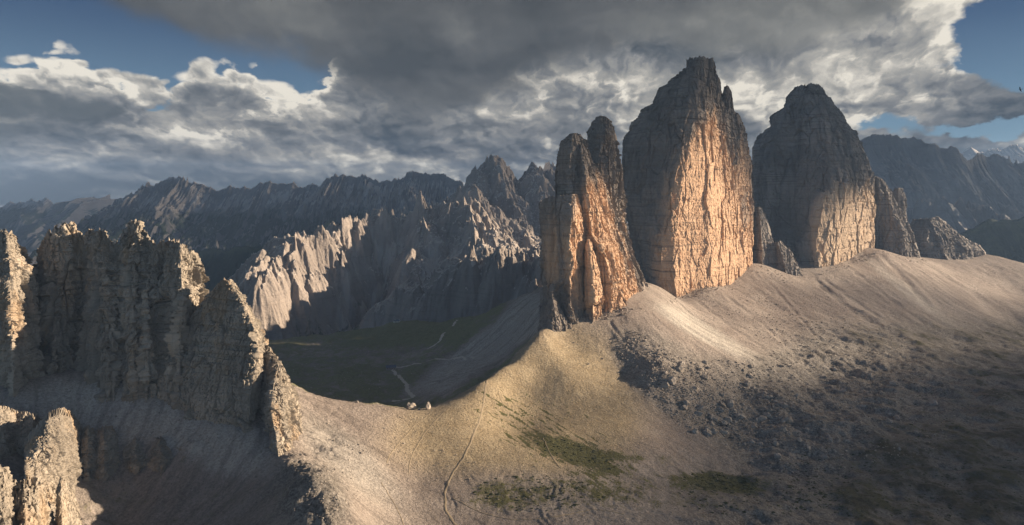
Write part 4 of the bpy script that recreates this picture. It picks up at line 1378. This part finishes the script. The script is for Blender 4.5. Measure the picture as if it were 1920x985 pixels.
n_ = 0
for px, py, w_ in in_field(RUB, 262, 2.8, 13.5, 3.4):
    h_ = ground_hit(px, py)
    w_ = min(w_, 5.0 if px < 1230 else 14.0)
    if ok_spot(h_):
        o = put_boulder(BSRC[n_ % 12], h_[0], h_[1], w_)
        tag(o, 'grey angular boulder lying among others in the rubble field below the towers', 'boulder', 'boulders in the rubble field')
        n_ += 1
SLOPE = [(680, 800, 120, 50, 20, 1.0), (780, 850, 120, 60, 20, .8), (640, 850, 40, 50, 60, .6), (1120, 660, 60, 40, 40, .7), (760, 775, 90, 12, 4, .5)]
for px, py, w_ in in_field(SLOPE, 34, 1.6, 3.6, 2.0):
    h_ = ground_hit(px, py)
    if ok_spot(h_):
        o = put_boulder(BSRC[n_ % 12], h_[0], h_[1], w_)
        tag(o, 'small pale stone scattered alone on the sunlit slope below the saddle', 'boulder', 'stones on the sunlit saddle slope')
        n_ += 1

# the countless smaller stones: one object
def rubble():
    base = []
    for i in range(8):
        me_ = boulder_mesh(300 + i, 1)
        v = np.array([q.co[:] for q in me_.vertices])
        me_.calc_loop_triangles()
        f = np.array([q.vertices[:] for q in me_.loop_triangles])
        base.append((v, f))
        bpy.data.meshes.remove(me_)
    V, T, n = [], [], 0
    spots = in_field(RUB + [(1600, 640, 200, 60, 25, 1.5), (1420, 590, 160, 40, 25, .7), (1750, 720, 170, 80, 0, .8)], 12000, .6, 3.6, 2.6)
    spots += in_field(SLOPE, 700, .4, 1.5, 2.0) + in_field([(1330, 870, 100, 30, 10, 1), (1100, 950, 200, 40, 0, 1.5), (330, 860, 180, 60, 10, 1.2), (620, 930, 60, 50, 40, 1.0)], 900, .5, 1.8, 2.0)
    spots += in_field([(1120, 592, 100, 9, -8, 1.0), (1310, 548, 70, 8, -18, .9), (1440, 512, 50, 10, 20, .6), (1590, 496, 60, 7, -20, .8), (1690, 480, 50, 8, 15, .5)], 900, .8, 4.5, 2.2)
    spots += in_field([(640, 690, 140, 45, 0, 1.0)], 500, .8, 3.0, 2.5)
    px = np.array([q[0] for q in spots]); py = np.array([q[1] for q in spots])
    D = np.exp(np.linspace(math.log(300.0), math.log(2500.0), 700))
    for (qx, qy, w_) in spots:
        x = (qx - 960) / F * D
        k = np.argmax(gz(x, D) > (HORIZON - qy) / F * D)
        if D[k] > 2400 or k == 0:
            continue
        v, f = base[rng.randrange(8)]
        a_ = rng.uniform(0, 6.28)
        c, s_ = math.cos(a_), math.sin(a_)
        sc_ = np.array([w_, w_ * rng.uniform(.6, 1), w_ * rng.uniform(.5, .9)])
        q = v * sc_
        q = np.stack([q[:, 0] * c - q[:, 1] * s_, q[:, 0] * s_ + q[:, 1] * c, q[:, 2]], -1)
        dz = gz(np.array([x[k]]), np.array([D[k]]))[0]
        V.append(q + np.array([x[k], D[k], dz + .12 * w_]))
        T.append(f + n)
        n += len(v)
    me_ = mesh_np('rubble', np.concatenate(V), np.zeros((0, 4), int), M_BOULD, None, np.concatenate(T))
    o = link('rubble', me_)
    o['kind'] = 'stuff'
    o['label'] = 'loose rubble and stones over the slopes'


rubble()


def low_shrubs():
    base = []
    for i in range(6):
        me_ = boulder_mesh(500 + i, 1)
        v = np.array([q.co[:] for q in me_.vertices])
        me_.calc_loop_triangles()
        base.append((v * [1, 1, .55], np.array([q.vertices[:] for q in me_.loop_triangles])))
        bpy.data.meshes.remove(me_)
    fields = [(1720, 900, 260, 80, 0, 3.0), (1780, 760, 160, 60, 0, 1.4), (1420, 930, 160, 40, 0, 1.2), (1350, 905, 70, 18, 6, .8), (1080, 850, 90, 18, 18, .6), (1010, 925, 130, 35, 0, .8), (1850, 640, 80, 40, 0, .6)]
    V, T, n = [], [], 0
    D = np.exp(np.linspace(math.log(300.0), math.log(2300.0), 700))
    for qx, qy, w_ in in_field(fields, 3200, .7, 3.6, 2.4):
        x = (qx - 960) / F * D
        k = np.argmax(gz(x, D) > (HORIZON - qy) / F * D)
        if k == 0:
            continue
        v, f = base[rng.randrange(6)]
        q = v * np.array([w_ * rng.uniform(.7, 1.6), w_, w_ * rng.uniform(.5, .9)])
        V.append(q + np.array([x[k], D[k], gz(np.array([x[k]]), np.array([D[k]]))[0]]))
        T.append(f + n)
        n += len(v)
    o = link('low_shrubs', mesh_np('low_shrubs', np.concatenate(V), np.zeros((0, 4), int), plain('dwarf_pine', (0.045, 0.05, 0.022), .5, .8), None, np.concatenate(T)))
    o['kind'] = 'stuff'
    o['label'] = 'low dark shrubs and grassy hummocks on the valley floor'


low_shrubs()

# ---------------------------------------------------------------- paths worn into the ground
M_PATH = plain('path_gravel', (0.46, 0.41, 0.34), .2, .5)
M_PATH2 = plain('trail_dust', (0.27, 0.22, 0.15), .25, .5)


def path(pts, width, mat):
    H_ = np.array([ground_hit(*q) for q in pts])
    seg = np.linalg.norm(np.diff(H_[:, :2], axis=0), axis=1)
    cum = np.concatenate([[0], np.cumsum(seg)])
    n = max(8, int(cum[-1] / 1.5))
    t = np.linspace(0, cum[-1], n)
    x, y = np.interp(t, cum, H_[:, 0]), np.interp(t, cum, H_[:, 1])
    for _ in range(6):
        x[1:-1] = (x[:-2] + x[1:-1] * 2 + x[2:]) / 4
        y[1:-1] = (y[:-2] + y[1:-1] * 2 + y[2:]) / 4
    x = x + fbm(t / 14, t * 0, 0, 3, .5, 3) * 1.2
    tx, ty = np.gradient(x), np.gradient(y)
    l_ = np.sqrt(tx * tx + ty * ty) + 1e-6
    w = width * (.8 + .5 * fbm(t / 9, t * 0 + 4, 0, 3, .5, 8)) / 2
    rows = []
    for q in (-1, -.5, 0, .5, 1):
        xx, yy = x - ty / l_ * w * q, y + tx / l_ * w * q
        rows.append(np.stack([xx, yy, gz(xx, yy) + (.22 if abs(q) < 1 else -.1)], -1))
    v = np.stack(rows, 1).reshape(-1, 3)
    struct(link('path', mesh_np('path', v, grid_quads(5, n), mat, smooth=True)))


path([(913, 714), (909, 738), (906, 762), (901, 784), (892, 805), (882, 832), (868, 860), (852, 884), (839, 906), (834, 930), (834, 952), (846, 975), (858, 990)], 3.6, M_PATH2)
path([(848, 762), (830, 776), (814, 792), (795, 815), (777, 845), (768, 870), (766, 890)], 1.1, M_PATH2)
path([(805, 778), (775, 800), (752, 826), (735, 848), (725, 870)], 1.1, M_PATH2)
path([(1018, 822), (1030, 848), (1040, 866), (1052, 880)], 1.2, M_PATH2)
path([(715, 905), (740, 945), (752, 970), (758, 988)], 1.1, M_PATH2)
path([(848, 935), (900, 962), (960, 976), (1040, 970), (1110, 955), (1170, 966)], 1.6, M_PATH2)
path([(930, 722), (938, 745), (945, 765)], 1.4, M_PATH2)
path([(742, 689), (735, 693), (741, 702), (752, 710), (763, 721), (763, 731), (771, 739), (776, 746)], 9, M_PATH)
path([(742, 689), (760, 688), (775, 683), (800, 678), (830, 674), (865, 670), (890, 672)], 6, M_PATH)
path([(776, 746), (760, 750), (735, 752)], 5, M_PATH)
path([(800, 655), (814, 648), (826, 640), (829, 630), (834, 624)], 8, M_PATH)
path([(848, 612), (853, 605), (857, 601)], 9, M_PATH)

# ---------------------------------------------------------------- mountain huts
M_WALL = plain('hut_stone', (0.34, 0.30, 0.26), .2, .8)
M_ROOF = plain('hut_roof', (0.10, 0.115, 0.155), .1, .4, .6)
M_WOOD = plain('hut_shutter', (0.10, 0.06, 0.035), .1, 1.0)
M_PLASTER = plain('hut_plaster', (0.72, 0.68, 0.60), .06, 1.0)


def box_bm(bm_, x0, x1, y0, y1, z0, z1):
    vs = [bm_.verts.new(q) for q in ((x0, y0, z0), (x1, y0, z0), (x1, y1, z0), (x0, y1, z0), (x0, y0, z1), (x1, y0, z1), (x1, y1, z1), (x0, y1, z1))]
    for f in ((0, 3, 2, 1), (4, 5, 6, 7), (0, 1, 5, 4), (1, 2, 6, 5), (2, 3, 7, 6), (3, 0, 4, 7)):
        bm_.faces.new([vs[i] for i in f])


def bm_obj(name, bm_, mat, parent):
    me_ = bpy.data.meshes.new(name)
    bm_.to_mesh(me_)
    bm_.free()
    me_.materials.append(mat)
    o = bpy.data.objects.new(name, me_)
    COL.objects.link(o)
    o.parent = parent
    return o


def hut(px, py, w, d, h, rz, wall_m, label):
    c = ground_hit(px, py)
    e = empty('mountain_hut', c)
    e.rotation_euler = (0, 0, rz)
    tag(e, label, 'hut')
    b_ = bmesh.new()
    rh = d * .32
    v = [b_.verts.new(q) for q in ((-w / 2, -d / 2, -3), (w / 2, -d / 2, -3), (w / 2, d / 2, -3), (-w / 2, d / 2, -3), (-w / 2, -d / 2, h), (w / 2, -d / 2, h), (w / 2, d / 2, h), (-w / 2, d / 2, h), (-w / 2, 0, h + rh), (w / 2, 0, h + rh))]
    for f in ((0, 1, 5, 4), (2, 3, 7, 6), (1, 2, 6, 9, 5), (3, 0, 4, 8, 7)):
        b_.faces.new([v[i] for i in f])
    bm_obj('wall', b_, wall_m, e)
    b_ = bmesh.new()
    o_ = .7
    k = rh / (d / 2)
    for s_ in (-1, 1):
        q = [(-w / 2 - o_, 0, h + rh + .05), (w / 2 + o_, 0, h + rh + .05), (w / 2 + o_, s_ * (d / 2 + o_), h - o_ * k + .05), (-w / 2 - o_, s_ * (d / 2 + o_), h - o_ * k + .05)]
        lo_ = [b_.verts.new(p_) for p_ in q]
        hi_ = [b_.verts.new((p_[0], p_[1], p_[2] + .3)) for p_ in q]
        b_.faces.new(hi_)
        b_.faces.new(lo_[::-1])
        for i in range(4):
            b_.faces.new([lo_[i], lo_[(i + 1) % 4], hi_[(i + 1) % 4], hi_[i]])
    rf = bm_obj('roof', b_, M_ROOF, e)
    b_ = bmesh.new()
    box_bm(b_, w * .22, w * .22 + .9, -.45, .45, h + rh - .4, h + rh + 1.6)
    bm_obj('chimney', b_, wall_m, rf)
    b_ = bmesh.new()
    box_bm(b_, -.6, .6, -d / 2 - .08, -d / 2 + .1, 0, 2.1)
    bm_obj('door', b_, M_WOOD, e)
    for i in range(2 if w < 9 else 4):
        xw = (-.35 + .7 * i / (1 if w < 9 else 3)) * w
        if abs(xw) < 1.3:
            continue
        b_ = bmesh.new()
        box_bm(b_, xw - .5, xw + .5, -d / 2 - .07, -d / 2 + .1, h * .45, h * .45 + 1.3)
        bm_obj('window', b_, M_WOOD, e)


hut(733, 693, 17, 10, 4.5, .25, M_WALL, 'stone mountain hut with a blue grey roof on the meadow behind the saddle')
hut(747, 604, 8, 6, 3.5, -.3, M_PLASTER, 'small pale hut on the grassy knoll beyond the meadow')
hut(740, 606, 4.5, 4, 4.5, .6, M_PLASTER, 'tiny pale chapel at the left end of the grassy knoll')


# ---------------------------------------------------------------- a bird below the clouds on the right
def bird():
    bm_ = bmesh.new()
    prof = [(-.26, .01, 0), (-.20, .035, .01), (-.08, .06, 0), (.06, .062, 0), (.15, .04, .01), (.20, .035, .025), (.24, .02, .02), (.28, .004, .01)]
    rings = []
    for x, r, zz in prof:
        rings.append([bm_.verts.new((x, r * math.cos(a_ * .7854), zz + r * math.sin(a_ * .7854))) for a_ in range(8)])
    for a_, b_ in zip(rings, rings[1:]):
        for i in range(8):
            bm_.faces.new([a_[i], a_[(i + 1) % 8], b_[(i + 1) % 8], b_[i]])
    for s_ in (-1, 1):
        st = [(.0, .10, -.10, .0), (.18, .13, -.09, .09), (.36, .10, -.10, .13), (.52, .02, -.10, .12), (.62, -.05, -.09, .09)]
        up_, dn = [], []
        for y, f_, k_, zz in st:
            up_.append([bm_.verts.new((f_, s_ * y, zz + .012)), bm_.verts.new((k_, s_ * y, zz + .004))])
            dn.append([bm_.verts.new((f_, s_ * y, zz - .008)), bm_.verts.new((k_, s_ * y, zz - .002))])
        for i in range(len(st) - 1):
            bm_.faces.new([up_[i][0], up_[i + 1][0], up_[i + 1][1], up_[i][1]])
            bm_.faces.new([dn[i][0], dn[i][1], dn[i + 1][1], dn[i + 1][0]])
            for q in (0, 1):
                bm_.faces.new([up_[i][q], dn[i][q], dn[i + 1][q], up_[i + 1][q]])
    t0 = [bm_.verts.new(q) for q in ((-.22, -.03, .005), (-.22, .03, .005), (-.40, .09, 0), (-.42, 0, 0), (-.40, -.09, 0))]
    t1 = [bm_.verts.new((v.co.x, v.co.y, v.co.z - .012)) for v in t0]
    bm_.faces.new(t0)
    bm_.faces.new(t1[::-1])
    for i in range(5):
        bm_.faces.new([t0[i], t0[(i + 1) % 5], t1[(i + 1) % 5], t1[i]])
    me_ = bpy.data.meshes.new('bird')
    bm_.to_mesh(me_)
    bm_.free()
    me_.materials.append(plain('black_feathers', (0.012, 0.012, 0.014), .1, 20, .6))
    o = link('bird', me_, loc=P(1913, 168, 150))
    o.rotation_euler = (math.radians(65), math.radians(10), math.radians(130))
    tag(o, 'black bird gliding in front of the clouds at the right edge', 'bird')


bird()


# ---------------------------------------------------------------- directions measured along and across the sunlight
def sun_xy(h, a):
    s, c = math.sin(SUN_AZ), math.cos(SUN_AZ)
    return h * s - a * c, h * c + a * s


# ---------------------------------------------------------------- unseen clouds added towards the sun to shade summits, right foreground and far ranges
def cloud_material(density):
    m = bpy.data.materials.new('cloud')
    m.use_nodes = True
    t = m.node_tree
    t.nodes.clear()
    o = t.nodes.new('ShaderNodeOutputMaterial')
    v = t.nodes.new('ShaderNodeVolumePrincipled')
    v.inputs['Color'].default_value = (0.95, 0.95, 0.95, 1)
    v.inputs['Density'].default_value = density
    v.inputs['Anisotropy'].default_value = 0.3
    t.links.new(v.outputs[0], o.inputs['Volume'])
    return m


def cloud(h, a, b, rh, ra, rb, seed, label, density):
    x, y = sun_xy(h, a)
    z = (b + h * math.sin(SUN_EL)) / math.cos(SUN_EL)
    bm_ = bmesh.new()
    bmesh.ops.create_icosphere(bm_, subdivisions=5, radius=1.0)
    co = np.array([v.co[:] for v in bm_.verts])
    r = 1 + .17 * fbm(co[:, 0] * 2.2, co[:, 1] * 2.2, co[:, 2] * 2.2, 3, .42, seed)
    s, c = math.sin(SUN_AZ), math.cos(SUN_AZ)
    for v, p_, k in zip(bm_.verts, co, r):
        u, w, q = p_[0] * k * rh, p_[1] * k * ra, p_[2] * k * rb
        v.co = (u * s - w * c, u * c + w * s, q)
    me_ = bpy.data.meshes.new('cloud')
    bm_.to_mesh(me_)
    bm_.free()
    me_.materials.append(cloud_material(density))
    o = link('cloud', me_, loc=(x, y, z))
    tag(o, label, 'cloud', 'unseen clouds added for their shadows', 'stuff')


cloud(9000, 660, -835, 1500, 540, 420, 1, 'unseen thin grey cloud added to shade the right foreground', 0.0017)
cloud(9000, 1310, -885, 1500, 370, 400, 7, 'unseen thinner veil of cloud added to shade the right talus', 0.0005)
cloud(9000, 1180, 490, 1500, 430, 400, 2, 'unseen grey cloud bank shading the summits', 0.002)
cloud(9000, 1640, 140, 1500, 260, 290, 5, 'unseen small grey cloud shading the top of the right tower', 0.002)
cloud(16000, 3550, -40, 2500, 600, 430, 9, 'unseen grey cloud added to shade the highest needles', 0.0006)
cloud(18000, 6600, 400, 3000, 2700, 1500, 3, 'unseen huge grey cloud bank added to shade the far ranges', 0.00028)
cloud(26000, 12200, 400, 3500, 2600, 1500, 6, 'second unseen huge grey cloud bank added to shade the distant mountains', 0.0004)
cloud(20000, 4350, -520, 2500, 850, 620, 8, 'unseen grey cloud bank added to shade the range on the right', 0.0006)

# ---------------------------------------------------------------- haze
hb = bmesh.new()
bmesh.ops.create_cube(hb, size=1.0)
hz = bpy.data.meshes.new('haze')
hb.to_mesh(hz)
hb.free()
hm = bpy.data.materials.new('haze')
hm.use_nodes = True
ht = hm.node_tree
ht.nodes.clear()
ho = ht.nodes.new('ShaderNodeOutputMaterial')
hv = ht.nodes.new('ShaderNodeVolumePrincipled')
hv.inputs['Color'].default_value = (0.40, 0.62, 1.0, 1)
hv.inputs['Density'].default_value = 3.0e-5
hv.inputs['Anisotropy'].default_value = 0.0
ht.links.new(hv.outputs[0], ho.inputs['Volume'])
hz.materials.append(hm)
h_o = link('haze', hz, loc=(0, 0, -151))
h_o.scale = (34000, 34000, 2002)
h_o['kind'] = 'stuff'
